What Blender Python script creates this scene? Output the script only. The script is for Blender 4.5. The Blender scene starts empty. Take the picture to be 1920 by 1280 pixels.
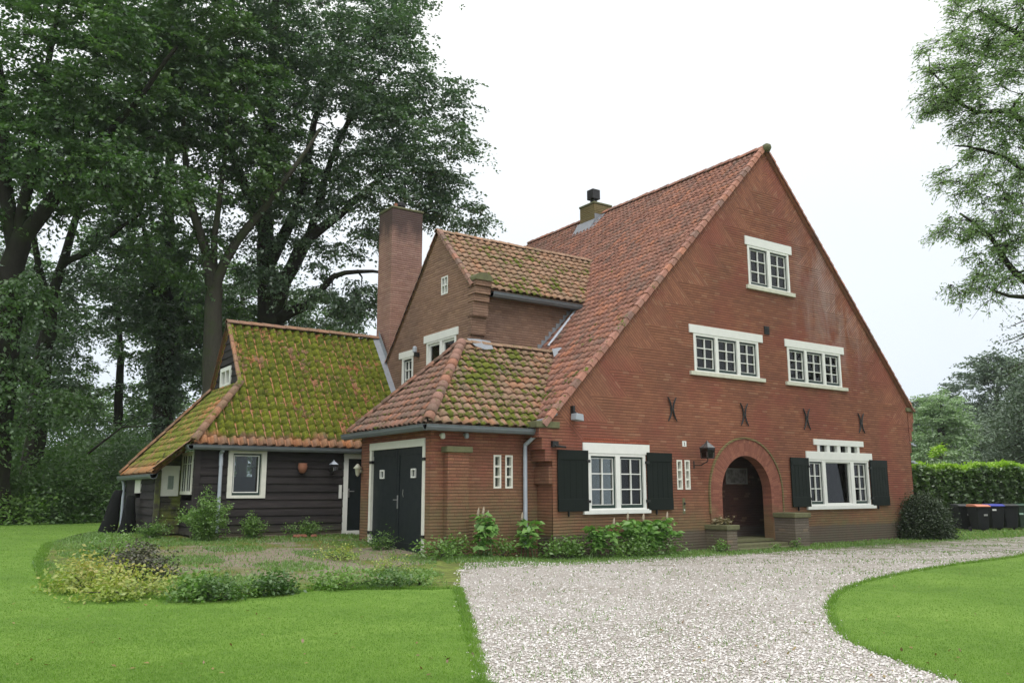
import bpy, bmesh, math, random
import numpy as np
from mathutils import Vector, Matrix
from mathutils.geometry import tessellate_polygon
R = math.radians
scene = bpy.context.scene
col = scene.collection

# ------------------------------------------------------------------ camera
CAM = np.array([0.0, -16.678, 1.6])
FW = np.array([0.56148688, 0.80894254, 0.17419657])
RT = np.array([0.82168494, -0.56993907, -0.00182182])
UP = np.array([-0.09780769, -0.14415763, 0.98470921])
FOC = 1590.4
cd = bpy.data.cameras.new('camera'); cam = bpy.data.objects.new('camera', cd); col.objects.link(cam)
cd.sensor_width = 36; cd.lens = FOC / 1920 * 36; cd.clip_end = 2000; cd.clip_start = .05
cam.matrix_world = Matrix(((RT[0], UP[0], -FW[0], CAM[0]), (RT[1], UP[1], -FW[1], CAM[1]),
                           (RT[2], UP[2], -FW[2], CAM[2]), (0, 0, 0, 1)))
scene.camera = cam

def at(px, v, d):
    "world point d metres along the view axis"
    return CAM + d * (FW + (px - 960) / FOC * RT - (v - 640) / FOC * UP)

# ------------------------------------------------------------------ sky, sun, exposure
SUN_EL, SUN_AZ = R(58), R(200)
w = bpy.data.worlds.new('World'); scene.world = w; w.use_nodes = True
wn, wl = w.node_tree.nodes, w.node_tree.links
wn.clear()
sky = wn.new('ShaderNodeTexSky'); sky.sky_type = 'NISHITA'; sky.sun_disc = False
sky.sun_elevation = SUN_EL; sky.sun_rotation = SUN_AZ; sky.dust_density = 4; sky.air_density = 1; sky.ozone_density = 1
hs = wn.new('ShaderNodeHueSaturation'); hs.inputs['Saturation'].default_value = .12
cl = wn.new('ShaderNodeMixRGB'); cl.inputs[0].default_value = .93
tc = wn.new('ShaderNodeTexCoord'); sp = wn.new('ShaderNodeSeparateXYZ')
cr = wn.new('ShaderNodeValToRGB')          # even overcast deck, slightly bluer and duller low down
cr.color_ramp.elements.new(.3); cr.color_ramp.elements.new(.5)
for e_, (p_, c_) in zip(cr.color_ramp.elements, ((0, (6.7, 7.5, 8.5)), (.3, (7.9, 8.4, 8.9)), (.5, (8.9, 9.1, 9.1)), (.7, (15.5, 15.5, 15.5)))):
    e_.position = p_; e_.color = (*c_, 1)
cn_ = wn.new('ShaderNodeTexNoise'); cn_.inputs['Scale'].default_value = 1.6; cn_.inputs['Detail'].default_value = 5
cm_ = wn.new('ShaderNodeMapRange'); cm_.inputs[1].default_value = .3; cm_.inputs[2].default_value = .7; cm_.inputs[3].default_value = .96; cm_.inputs[4].default_value = 1.05
cx_ = wn.new('ShaderNodeVectorMath'); cx_.operation = 'MULTIPLY'
bgn = wn.new('ShaderNodeBackground'); bgn.inputs['Strength'].default_value = .105
wo = wn.new('ShaderNodeOutputWorld')
wl.new(tc.outputs['Generated'], sp.inputs[0]); wl.new(sp.outputs['Z'], cr.inputs[0])
wl.new(sky.outputs[0], hs.inputs['Color']); wl.new(hs.outputs[0], cl.inputs[1]); wl.new(tc.outputs['Generated'], cn_.inputs['Vector']); wl.new(cn_.outputs[0], cm_.inputs[0]); wl.new(cr.outputs[0], cx_.inputs[0]); wl.new(cm_.outputs[0], cx_.inputs[1]); wl.new(cx_.outputs[0], cl.inputs[2])
wl.new(cl.outputs[0], bgn.inputs['Color']); wl.new(bgn.outputs[0], wo.inputs['Surface'])
sd = bpy.data.lights.new('sun', 'SUN'); sd.energy = .9; sd.angle = R(25); sd.color = (1, .97, .92)
so = bpy.data.objects.new('sun', sd); col.objects.link(so)
dirv = Vector((-math.sin(R(20)) * math.cos(SUN_EL), -math.cos(R(20)) * math.cos(SUN_EL), math.sin(SUN_EL)))
so.rotation_euler = dirv.to_track_quat('Z', 'Y').to_euler(); so.location = (0, -20, 40)
scene.view_settings.view_transform = 'Standard'; scene.view_settings.look = 'None'
scene.view_settings.exposure = 0.3; scene.view_settings.gamma = 1
scene.render.engine = 'CYCLES'
scene.cycles.max_bounces = 6; scene.cycles.volume_bounces = 1; scene.cycles.transparent_max_bounces = 8

# ------------------------------------------------------------------ material helpers
class N:
    "small node-graph writer"
    def __init__(s, name):
        s.m = bpy.data.materials.new(name); s.m.use_nodes = True
        s.t = s.m.node_tree; s.t.nodes.clear(); s.o = s.t.nodes.new('ShaderNodeOutputMaterial')
    def n(s, typ, **kw):
        nd = s.t.nodes.new(typ)
        for k, v in kw.items(): setattr(nd, k, v)
        return nd
    def link(s, a, b): s.t.links.new(a, b)
    def put(s, sock, v):
        if isinstance(v, bpy.types.NodeSocket): s.link(v, sock)
        elif v is not None:
            if isinstance(v, (tuple, list)) and len(v) == 3 and sock.type == 'RGBA': v = (*v, 1)
            sock.default_value = v
    def math(s, op, a, b=None, c=None, clamp=False):
        nd = s.n('ShaderNodeMath', operation=op, use_clamp=clamp)
        s.put(nd.inputs[0], a)
        if b is not None: s.put(nd.inputs[1], b)
        if c is not None: s.put(nd.inputs[2], c)
        return nd.outputs[0]
    def pos(s): return s.n('ShaderNodeNewGeometry').outputs['Position']
    def sep(s, v):
        nd = s.n('ShaderNodeSeparateXYZ'); s.link(v, nd.inputs[0]); return nd.outputs
    def comb(s, x=0, y=0, z=0):
        nd = s.n('ShaderNodeCombineXYZ')
        for i, q in enumerate((x, y, z)): s.put(nd.inputs[i], q)
        return nd.outputs[0]
    def noise(s, vec, scale, detail=3, rough=.55, dist=0, out=0):
        nd = s.n('ShaderNodeTexNoise'); s.link(vec, nd.inputs['Vector'])
        nd.inputs['Scale'].default_value = scale; nd.inputs['Detail'].default_value = detail
        nd.inputs['Roughness'].default_value = rough; nd.inputs['Distortion'].default_value = dist
        return nd.outputs[out]
    def white(s, vec, out=0):
        nd = s.n('ShaderNodeTexWhiteNoise', noise_dimensions='3D'); s.link(vec, nd.inputs['Vector']); return nd.outputs[out]
    def ramp(s, fac, stops, mode='LINEAR'):
        nd = s.n('ShaderNodeValToRGB'); cr = nd.color_ramp; cr.interpolation = mode
        while len(cr.elements) < len(stops): cr.elements.new(.5)
        for e, (p, c) in zip(cr.elements, stops):
            e.position = p; e.color = (*c, 1) if len(c) == 3 else c
        s.put(nd.inputs[0], fac); return nd.outputs[0]
    def mr(s, v, a, b, c=0, d=1):
        nd = s.n('ShaderNodeMapRange'); s.put(nd.inputs[0], v)
        for i, q in enumerate((a, b, c, d)): nd.inputs[i + 1].default_value = q
        return nd.outputs[0]
    def mix(s, f, a, b, mode='MIX'):
        nd = s.n('ShaderNodeMixRGB', blend_type=mode); s.put(nd.inputs[0], f); s.put(nd.inputs[1], a); s.put(nd.inputs[2], b)
        return nd.outputs[0]
    def vm(s, op, a, b):
        nd = s.n('ShaderNodeVectorMath', operation=op); s.put(nd.inputs[0], a); s.put(nd.inputs[1], b); return nd.outputs[0]
    def bump(s, h, strength=.5, dist=.01, normal=None):
        nd = s.n('ShaderNodeBump'); nd.inputs['Strength'].default_value = strength; nd.inputs['Distance'].default_value = dist
        s.link(h, nd.inputs['Height'])
        if normal is not None: s.link(normal, nd.inputs['Normal'])
        return nd.outputs[0]
    def pbr(s, colr, rough=.8, normal=None, metal=0, spec=.5, **kw):
        b = s.n('ShaderNodeBsdfPrincipled'); s.put(b.inputs['Base Color'], colr); s.put(b.inputs['Roughness'], rough)
        b.inputs['Metallic'].default_value = metal; b.inputs['Specular IOR Level'].default_value = spec
        if normal is not None: s.link(normal, b.inputs['Normal'])
        for k, v in kw.items(): s.put(b.inputs[k], v)
        s.link(b.outputs[0], s.o.inputs[0]); return b

def plain(name, c, rough=.6, var=.15, metal=0, scale=6, spec=.4, bump=.1):
    g = N(name); p = g.pos(); n = g.noise(p, scale, 4, .6); n2 = g.noise(p, scale * 9, 3, .6)
    f = g.mr(g.math('ADD', g.math('MULTIPLY', n, .65), g.math('MULTIPLY', n2, .35)), .3, .7, 1 - var, 1 + var)
    cc = g.mix(1, c, g.comb(f, f, f), 'MULTIPLY')
    g.pbr(cc, g.mr(n, .3, .7, rough - .1, min(1, rough + .1)), g.bump(n2, bump, .004), metal, spec)
    return g.m

def brick_mat(name, pal, mossz=.9, moss=.5, red=None, wedge=None, ch=.074, bw=.225, joint=.68, soot=None, pale=None, base_grey=0):
    """courses of brick with deep raked bed joints; pal = three brick colours"""
    g = N(name); p = g.pos(); x, y, z = g.sep(p)
    u = g.math('ADD', x, y); v = z
    if wedge:   # bricks laid square to the gable edge in saw-tooth wedges
        (ax, az, kl, kr, xm, d0, L) = wedge
        s_, d_ = [], []
        left = g.math('LESS_THAN', x, xm)
        def sd(k, sx):
            c = 1 / math.sqrt(1 + k * k); si = k * c
            dx = g.math('MULTIPLY', g.math('SUBTRACT', x, ax), sx)          # distance from apex, positive outwards
            dz = g.math('SUBTRACT', az, z)
            s = g.math('ADD', g.math('MULTIPLY', dx, c), g.math('MULTIPLY', dz, si))     # down along the edge
            d = g.math('SUBTRACT', g.math('MULTIPLY', dz, c), g.math('MULTIPLY', dx, si))
            return s, d
        s1, d1 = sd(kl, -1); s2, d2 = sd(kr, 1)
        def sel(a, b):
            return g.math('ADD', g.math('MULTIPLY', a, left), g.math('MULTIPLY', b, g.math('SUBTRACT', 1, left)))
        s = sel(s1, s2); d = sel(d1, d2)
        sm = g.math('MODULO', g.math('ADD', s, .3), L)
        wm = g.math('LESS_THAN', d, g.math('ADD', d0, g.math('SUBTRACT', L, sm)))
        wm = g.math('MULTIPLY', wm, g.math('LESS_THAN', s, 12.3))
        iw = g.math('SUBTRACT', 1, wm)
        u = g.math('ADD', g.math('MULTIPLY', u, iw), g.math('MULTIPLY', d, wm))
        v = g.math('ADD', g.math('MULTIPLY', v, iw), g.math('MULTIPLY', s, wm))
    # hand-made courses are never quite level
    wob = g.math('MULTIPLY', g.math('SUBTRACT', g.noise(p, 1.3, 3), .5), .02)
    row = g.math('DIVIDE', g.math('ADD', v, wob), ch); ri = g.math('FLOOR', row); rf = g.math('SUBTRACT', row, ri)
    shift = g.math('MULTIPLY', g.white(g.comb(ri, 3.1, 0)), 1.0)
    cu = g.math('ADD', g.math('DIVIDE', u, bw), shift); ci = g.math('FLOOR', cu); cf = g.math('SUBTRACT', cu, ci)
    rnd = g.white(g.comb(ci, ri, 1.7)); rnd2 = g.white(g.comb(ci, ri, 9.2))
    rowr = g.white(g.comb(ri, 8.8, 5))
    base = g.ramp(g.math('ADD', g.math('MULTIPLY', rnd, .45), g.math('ADD', g.math('MULTIPLY', rowr, .25), g.math('MULTIPLY', g.noise(g.comb(g.math('MULTIPLY', u, .8), 0, g.math('MULTIPLY', v, 13)), 1.0, 3), .3))), [(0.05, pal[0]), (.5, pal[1]), (.95, pal[2])])
    big = g.noise(p, .45, 5, .6, .4); mid = g.noise(p, 2.2, 4, .6); fine = g.noise(p, 34, 4, .7)
    base = g.mix(1, base, g.ramp(big, [(.3, (.78, .8, .84)), (.7, (1.2, 1.16, 1.1))]), 'MULTIPLY')
    base = g.mix(1, base, g.ramp(fine, [(.25, (.74, .74, .74)), (.75, (1.22, 1.22, 1.22))]), 'MULTIPLY')
    if wedge:
        base = g.mix(g.math('MULTIPLY', g.mr(g.math('ADD', x, g.math('MULTIPLY', big, 6)), 25, 17), .25), base, (.30, .15, .085))
    if red:
        base = g.mix(g.math('MULTIPLY', g.mr(g.noise(p, .6, 3, .5, .3), .48, .62), .6), base, red)
    # odd pale streaks in single bricks
    base = g.mix(g.math('MULTIPLY', g.math('GREATER_THAN', rnd2, .95), .22), base, (.44, .27, .17))
    if pale:    # salts washed down the wall
        (px0, pz0, sx, sz) = pale
        q = g.math('ADD', g.math('POWER', g.math('DIVIDE', g.math('SUBTRACT', x, px0), sx), 2), g.math('POWER', g.math('DIVIDE', g.math('SUBTRACT', z, pz0), sz), 2))
        pm = g.math('MULTIPLY', g.mr(q, 1.1, .1), g.mr(g.noise(g.comb(g.math('MULTIPLY', x, 1.0), 0, g.math('MULTIPLY', z, .35)), 1.6, 5, .65, .5), .42, .68))
        base = g.mix(g.math('MULTIPLY', pm, .5), base, (.42, .34, .32))
    jm = g.math('MAXIMUM', g.mr(rf, .38, .2), g.math('MULTIPLY', g.mr(cf, .07, .03), .42))
    jm = g.math('MULTIPLY', jm, g.mr(mid, .25, .6, .65, 1))
    # algae towards damp places
    zz = g.math('ADD', z, g.math('MULTIPLY', g.math('SUBTRACT', g.noise(g.comb(g.math('MULTIPLY', u, .9), z, 0), .9, 5, .6, .5), .5), 2.2))
    am = g.math('MULTIPLY', g.mr(zz, mossz, mossz - 1.5), moss)
    am = g.math('MULTIPLY', am, g.mr(g.noise(p, 3.5, 4, .7), .3, .6, .45, 1))
    base = g.mix(am, base, (.17, .15, .075))
    jc = g.mix(am, (.085, .045, .032), (.06, .055, .028))
    if base_grey:
        gm = g.math('MULTIPLY', g.mr(g.math('ADD', z, g.math('MULTIPLY', mid, .25)), .72, .62), base_grey)
        base = g.mix(gm, base, (.11, .095, .085))
    if soot:
        gm = g.math('MULTIPLY', g.mr(g.math('ADD', z, g.math('MULTIPLY', g.noise(g.comb(u, 0, g.math('MULTIPLY', z, .3)), 2.5, 4), 1.6)), soot, soot + .8), .9)
        base = g.mix(gm, base, (.07, .052, .052))
    colr = g.mix(g.math('MULTIPLY', jm, joint), base, jc)
    h = g.math('ADD', g.math('SUBTRACT', 1, jm), g.math('MULTIPLY', fine, .35))
    h = g.math('ADD', h, g.math('MULTIPLY', rnd2, .12))
    g.pbr(colr, .88, g.bump(h, .8, .012), 0, .25)
    return g.m

def tile_mat(name, moss, mosscol, pal, patch=.5, fresh_row=False, colw=-.05, grey=(.17, .135, .115), mosslow=0):
    g = N(name); p = g.pos(); uv = g.n('ShaderNodeUVMap').outputs[0]; U, V, _ = g.sep(uv)
    fu, fv = g.math('FLOOR', U), g.math('FLOOR', V)
    cell = g.comb(fu, fv, .5); r1 = g.white(cell); r2 = g.white(g.comb(fu, fv, 7.5))
    base = g.ramp(r1, [(0, pal[0]), (.3, pal[1]), (.62, pal[2]), (.9, pal[3]), (1, pal[4])])
    big = g.noise(p, .55, 5, .65, .6)
    gm = g.math('MULTIPLY', g.mr(g.math('ADD', big, g.math('MULTIPLY', g.math('SUBTRACT', r2, .5), .35)), .45, .7), patch)
    base = g.mix(gm, base, grey)
    fine = g.noise(p, 22, 5, .7)
    base = g.mix(1, base, g.ramp(fine, [(.25, (.62, .62, .62)), (.75, (1.28, 1.28, 1.28))]), 'MULTIPLY')
    # lichen specks
    lm = g.mr(g.noise(p, 45, 3, .6), .62, .72)
    base = g.mix(g.math('MULTIPLY', lm, .4), base, (.33, .31, .25))
    # moss: clumps, favouring the troughs and the upper part of each tile
    uf, vf = g.math('FRACT', U), g.math('FRACT', V)
    mn = g.math('ADD', g.math('MULTIPLY', g.noise(p, 1.1, 4, .6, .5), .55), g.math('MULTIPLY', g.noise(p, 9, 4, .65), .45))
    trough = g.math('MULTIPLY', g.math('COSINE', g.math('MULTIPLY', g.math('SUBTRACT', uf, .12), 6.283)), colw)
    mn = g.math('ADD', mn, g.math('ADD', trough, g.math('MULTIPLY', g.math('SUBTRACT', r2, .5), .10)))
    if mosslow:
        mn = g.math('ADD', mn, g.mr(g.sep(p)[2], mosslow, mosslow - 4.0, 0, .08))
    t0 = .5 + (0.5 - moss) * .38
    mm = g.mr(mn, t0, t0 + .05)
    if fresh_row:
        mm = g.math('MULTIPLY', mm, g.mr(g.math('ADD', V, g.math('MULTIPLY', g.noise(p, 2, 2), 2.4)), 2.0, 2.8))
    mc = g.mix(g.mr(g.math('ADD', g.math('MULTIPLY', g.noise(p, 6, 5, .7), .7), g.math('MULTIPLY', g.noise(p, .9, 3), .3)), .38, .62), mosscol[0], mosscol[1])
    mc = g.mix(1, mc, g.ramp(fine, [(.25, (.6, .6, .6)), (.75, (1.35, 1.35, 1.35))]), 'MULTIPLY')
    base = g.mix(mm, base, mc)
    h = g.math('ADD', g.math('MULTIPLY', fine, .3), g.math('MULTIPLY', mm, g.math('ADD', .5, g.noise(p, 30, 3))))
    g.pbr(base, g.math('ADD', .72, g.math('MULTIPLY', mm, .25)), g.bump(h, .7, .02), 0, .3)
    return g.m

def leaf_mat(name, cols, trans=.35, rough=.5, clump=.5, gloss=.12):
    g = N(name); uv = g.n('ShaderNodeUVMap').outputs[0]; U, V, _ = g.sep(uv)
    p = g.pos()
    f = g.math('ADD', g.math('MULTIPLY', U, .6), g.math('MULTIPLY', g.mr(g.noise(p, clump, 2), .3, .7), .4))
    c = g.ramp(f, [(i / (len(cols) - 1), q) for i, q in enumerate(cols)])
    d = g.n('ShaderNodeBsdfDiffuse'); g.put(d.inputs[0], c)
    t = g.n('ShaderNodeBsdfTranslucent'); g.put(t.inputs[0], g.mix(1, c, (1.0, 1.25, .55), 'MULTIPLY'))
    m1 = g.n('ShaderNodeMixShader'); m1.inputs[0].default_value = trans; g.link(d.outputs[0], m1.inputs[1]); g.link(t.outputs[0], m1.inputs[2])
    gl = g.n('ShaderNodeBsdfGlossy'); gl.inputs['Roughness'].default_value = rough; g.put(gl.inputs[0], (.9, .95, .9))
    m2 = g.n('ShaderNodeMixShader'); m2.inputs[0].default_value = gloss * .5; g.link(m1.outputs[0], m2.inputs[1]); g.link(gl.outputs[0], m2.inputs[2])
    g.link(m2.outputs[0], g.o.inputs[0]); return g.m

def bark_mat(name, a, b, moss=(.08, .1, .04)):
    g = N(name); p = g.pos(); x, y, z = g.sep(p)
    n = g.noise(g.comb(g.math('MULTIPLY', x, 1), y, g.math('MULTIPLY', z, .25)), 9, 5, .7, .3)
    c = g.mix(n, a, b); c = g.mix(g.mr(g.noise(p, 1.2, 4), .48, .66), c, moss)
    g.pbr(c, .9, g.bump(n, .8, .03), 0, .2); return g.m

def glass_mat(name, tint=(.75, .8, .78), refl=1.0):
    g = N(name)
    fr = g.n('ShaderNodeFresnel'); fr.inputs[0].default_value = 1.5
    t = g.n('ShaderNodeBsdfTransparent'); g.put(t.inputs[0], tint)
    gl = g.n('ShaderNodeBsdfGlossy'); gl.inputs['Roughness'].default_value = .02
    nn = g.noise(g.pos(), 1.1, 1); g.link(g.bump(nn, .02, .01), gl.inputs['Normal'])
    m = g.n('ShaderNodeMixShader'); g.link(g.math('MULTIPLY', fr.outputs[0], refl), m.inputs[0])
    g.link(t.outputs[0], m.inputs[1]); g.link(gl.outputs[0], m.inputs[2]); g.link(m.outputs[0], g.o.inputs[0]); return g.m

M = {}
WEDGE = (21.5, 12.42, 1.034, 1.097, 21.5, .42, .96)
M['brick_front'] = brick_mat('front gable brick', [(.19, .076, .05), (.26, .103, .063), (.33, .14, .083)], 1.75, .95,
                             red=(.25, .07, .052), wedge=WEDGE, pale=(24.6, 8.0, 2.4, 3.4), base_grey=.75)
M['brick_arch'] = brick_mat('porch arch brick', [(.2, .06, .04), (.29, .085, .05), (.36, .12, .065)], .9, .7)
M['brick_wing'] = brick_mat('weathered brown brick', [(.20, .12, .085), (.26, .16, .115), (.32, .205, .15)], 5.6, .35, joint=.5)
M['brick_garage'] = brick_mat('garage brick', [(.18, .068, .048), (.26, .098, .066), (.33, .15, .09)], 2.7, .75, red=(.3, .07, .06))
M['brick_chimney'] = brick_mat('chimney brick', [(.33, .185, .145), (.41, .24, .19), (.49, .31, .245)], 0, 0, soot=10.7)
M['brick_mossy'] = brick_mat('mossy chimney brick', [(.17, .13, .06), (.22, .17, .07), (.28, .21, .1)], 20, .55)
M['brick_pier'] = brick_mat('grey pier brick', [(.13, .11, .095), (.17, .145, .12), (.22, .18, .15)], .9, .5, joint=.4)
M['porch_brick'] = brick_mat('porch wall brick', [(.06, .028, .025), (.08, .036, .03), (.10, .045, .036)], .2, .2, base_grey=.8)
TC = [(.30, .13, .085), (.36, .17, .12), (.40, .19, .13), (.44, .18, .10), (.26, .15, .12)]
M['tile_main'] = tile_mat('weathered red pantiles', .10, ((.14, .17, .02), (.08, .10, .02)),
                          [(.26, .12, .085), (.33, .155, .112), (.385, .185, .135), (.44, .185, .11), (.21, .12, .095)], .5, mosslow=8.5)
M['tile_wing'] = tile_mat('orange pantiles with moss tufts', .36, ((.19, .21, .03), (.09, .12, .02)),
                          [(.30, .185, .115), (.35, .215, .14), (.40, .25, .165), (.43, .23, .135), (.24, .17, .11)], .45, grey=(.20, .165, .10))
M['tile_garage'] = tile_mat('brown pantiles with moss cushions', .5, ((.18, .20, .03), (.08, .10, .02)),
                            [(.26, .165, .105), (.31, .195, .125), (.35, .22, .15), (.40, .20, .115), (.22, .155, .11)], .5, grey=(.17, .15, .10))
M['tile_hip'] = tile_mat('red brown pantiles', .12, ((.18, .20, .03), (.08, .10, .02)),
                         [(.22, .125, .095), (.27, .155, .12), (.31, .17, .13), (.36, .16, .10), (.18, .125, .1)], .5, grey=(.14, .12, .09), mosslow=7)
M['tile_annex'] = tile_mat('thickly mossed pantiles', .78, ((.205, .225, .022), (.07, .088, .014)),
                           [(.27, .15, .09), (.32, .18, .11), (.38, .18, .09), (.46, .19, .08), (.2, .14, .085)], .35, fresh_row=True, colw=.014)
M['tile_skirt'] = tile_mat('mossy orange pantiles', .72, ((.25, .25, .04), (.13, .16, .03)),
                           [(.36, .2, .09), (.42, .23, .11), (.46, .22, .09), (.46, .2, .08), (.29, .2, .1)], .3, fresh_row=True)
M['tile_cap'] = tile_mat('lichened ridge tiles', .3, ((.22, .22, .04), (.13, .16, .03)),
                         [(.26, .155, .095), (.30, .17, .10), (.34, .175, .10), (.37, .17, .09), (.21, .15, .10)], .5)
M['white'] = plain('white painted timber', (.74, .74, .70), .45, .05, bump=.05)
M['white_old'] = plain('off white painted timber', (.70, .69, .61), .55, .08)
M['stone'] = plain('mossy stone', (.13, .13, .065), .85, .3, scale=8, bump=.5)
M['sill'] = plain('stained white sill', (.58, .57, .47), .6, .16)
M['green'] = plain('dark green painted timber', (.007, .011, .009), .5, .2, spec=.16)
M['green_sash'] = plain('dark green sash paint', (.016, .035, .028), .35, .1)
M['door'] = plain('dark grey blue door paint', (.014, .019, .021), .45, .2, spec=.2)
M['zinc'] = plain('zinc gutter', (.17, .19, .205), .5, .15, .4)
M['zinc_light'] = plain('light zinc pipe', (.42, .46, .52), .5, .12, .15)
M['lead'] = plain('lead flashing', (.25, .265, .29), .6, .2, .1, scale=9)
M['iron'] = plain('black wrought iron', (.015, .014, .014), .5, .2, spec=.4)
M['steel'] = plain('steel handle', (.5, .5, .5), .35, .05, .7)
M['grey_plastic'] = plain('grey lamp housing', (.35, .38, .42), .4, .05)
M['curtain'] = plain('pale curtain', (.62, .62, .58), .9, .08)
M['interior'] = plain('dim interior plaster', (.22, .21, .18), .9, .1)
M['floor'] = plain('wooden floor', (.12, .08, .05), .7, .1)
M['terracotta'] = plain('terracotta', (.26, .11, .065), .8, .15)
M['glass'] = glass_mat('window glass')
M['glass_lamp'] = glass_mat('lantern glass', (.55, .5, .5), 1.4)
M['glass_clear'] = glass_mat('lamp bulb glass', (.9, .9, .9), 1.5)
M['tarp'] = plain('black tarpaulin', (.008, .009, .009), .8, .3, spec=.1, bump=.6)

def board_mat():
    g = N('black tarred boards'); p = g.pos(); x, y, z = g.sep(p)
    n = g.noise(g.comb(g.math('ADD', x, y), 0, g.math('MULTIPLY', z, 14)), 1.6, 5, .65)
    c = g.ramp(n, [(.25, (.017, .015, .0155)), (.75, (.047, .041, .041))])
    br = g.white(g.comb(0, 0, g.math('FLOOR', g.math('DIVIDE', z, .215))))
    c = g.mix(1, c, g.ramp(br, [(0, (.75, .75, .75)), (1, (1.25, 1.2, 1.2))]), 'MULTIPLY')
    m = g.mr(g.math('ADD', z, g.math('MULTIPLY', g.noise(p, 1.4, 4), 1.3)), 1.5, 1.0)
    c = g.mix(g.math('MULTIPLY', m, .55), c, (.07, .075, .04))
    g.pbr(c, .75, g.bump(n, .5, .008), 0, .2); return g.m
M['boards'] = board_mat()
def mossboard():
    g = N('mossy tarred boards'); p = g.pos()
    c = g.mix(g.mr(g.noise(p, 3, 4), .42, .6), (.05, .045, .035), (.13, .15, .03)); g.pbr(c, .85, g.bump(g.noise(p, 30), .5, .01)); return g.m
M['mossboards'] = mossboard()

# ------------------------------------------------------------------ object helpers
def tag(o, label=None, cat=None, group=None, kind=None):
    for k, v in (('label', label), ('category', cat), ('group', group), ('kind', kind)):
        if v: o[k] = v
    return o
def empty(name, loc=(0, 0, 0), label=None, cat=None, group=None):
    o = bpy.data.objects.new(name, None); col.objects.link(o); o.location = loc; o.empty_display_size = .3
    return tag(o, label, cat, group)
def link(name, me, mats, parent=None):
    for m in (mats if isinstance(mats, (list, tuple)) else [mats]): me.materials.append(m)
    o = bpy.data.objects.new(name, me); col.objects.link(o)
    if parent is not None:
        o.parent = parent
        pw = parent_loc(parent)
        o.location = tuple(-c for c in pw)
    return o
def parent_loc(p):
    v = Vector((0, 0, 0))
    while p is not None: v += p.location; p = p.parent
    return v

class Fr:
    "local frame of a wall: u to the right seen from outside, z up, n outwards"
    def __init__(s, o, u, n): s.o, s.u, s.n = Vector(o), Vector(u), Vector(n)
    def p(s, u, z, n=0): return s.o + s.u * u + Vector((0, 0, z)) + s.n * n
def south(y): return Fr((0, y, 0), (1, 0, 0), (0, -1, 0))        # u = x
def west(x): return Fr((x, 0, 0), (0, -1, 0), (-1, 0, 0))        # u = -y
WORLD = Fr((0, 0, 0), (1, 0, 0), (0, 1, 0))

class MB:
    def __init__(s): s.v, s.f = [], []
    def add(s, vs, fs):
        k = len(s.v); s.v += [tuple(v) for v in vs]; s.f += [tuple(i + k for i in f) for f in fs]; return s
    def box(s, F, u0, u1, z0, z1, n0, n1):
        vs = [F.p(u, z, n) for n in (n0, n1) for z in (z0, z1) for u in (u0, u1)]
        return s.add(vs, [(0, 1, 3, 2), (4, 6, 7, 5), (0, 4, 5, 1), (2, 3, 7, 6), (0, 2, 6, 4), (1, 5, 7, 3)])
    def prism(s, F, poly, n0, n1):
        "poly in (u,z), extruded along n"
        k = len(poly); vs = [F.p(u, z, n0) for u, z in poly] + [F.p(u, z, n1) for u, z in poly]
        fs = [tuple(range(k)), tuple(range(2 * k - 1, k - 1, -1))] + [(i, i + k, (i + 1) % k + k, (i + 1) % k) for i in range(k)]
        return s.add(vs, fs)
    def tube(s, pts, rads, seg=8, caps=True):
        pts = [Vector(p) for p in pts]
        if not isinstance(rads, (list, tuple)): rads = [rads] * len(pts)
        rings = []; prev = None
        for i, p in enumerate(pts):
            d = (pts[min(i + 1, len(pts) - 1)] - pts[max(i - 1, 0)]).normalized()
            a = Vector((0, 0, 1)) if abs(d.z) < .9 else Vector((1, 0, 0))
            if prev is not None: a = prev
            x = (a - d * a.dot(d)).normalized(); y = d.cross(x); prev = x
            rings.append([p + (x * math.cos(t) + y * math.sin(t)) * rads[i] for t in (2 * math.pi * j / seg for j in range(seg))])
        vs = [v for r in rings for v in r]; fs = []
        for i in range(len(rings) - 1):
            for j in range(seg): fs.append((i * seg + j, i * seg + (j + 1) % seg, (i + 1) * seg + (j + 1) % seg, (i + 1) * seg + j))
        if caps: fs.append(tuple(range(seg - 1, -1, -1))); fs.append(tuple((len(rings) - 1) * seg + j for j in range(seg)))
        return s.add(vs, fs)
    def lathe(s, c, prof, seg=20):
        c = Vector(c); vs = []; fs = []
        for r, z in prof:
            for j in range(seg): t = 2 * math.pi * j / seg; vs.append(c + Vector((r * math.cos(t), r * math.sin(t), z)))
        for i in range(len(prof) - 1):
            for j in range(seg): fs.append((i * seg + j, i * seg + (j + 1) % seg, (i + 1) * seg + (j + 1) % seg, (i + 1) * seg + j))
        fs.append(tuple(range(seg - 1, -1, -1))); fs.append(tuple((len(prof) - 1) * seg + j for j in range(seg)))
        return s.add(vs, fs)
    def build(s, name, mat, parent=None, bevel=0, smooth=False):
        me = bpy.data.meshes.new(name); me.from_pydata(s.v, [], s.f); me.validate()
        bm = bmesh.new(); bm.from_mesh(me); bmesh.ops.recalc_face_normals(bm, faces=bm.faces[:])
        if bevel: bmesh.ops.bevel(bm, geom=bm.edges[:], offset=bevel, segments=1, affect='EDGES')
        bm.to_mesh(me); bm.free()
        if smooth:
            for q in me.polygons: q.use_smooth = True
        return link(name, me, mat, parent)

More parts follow.
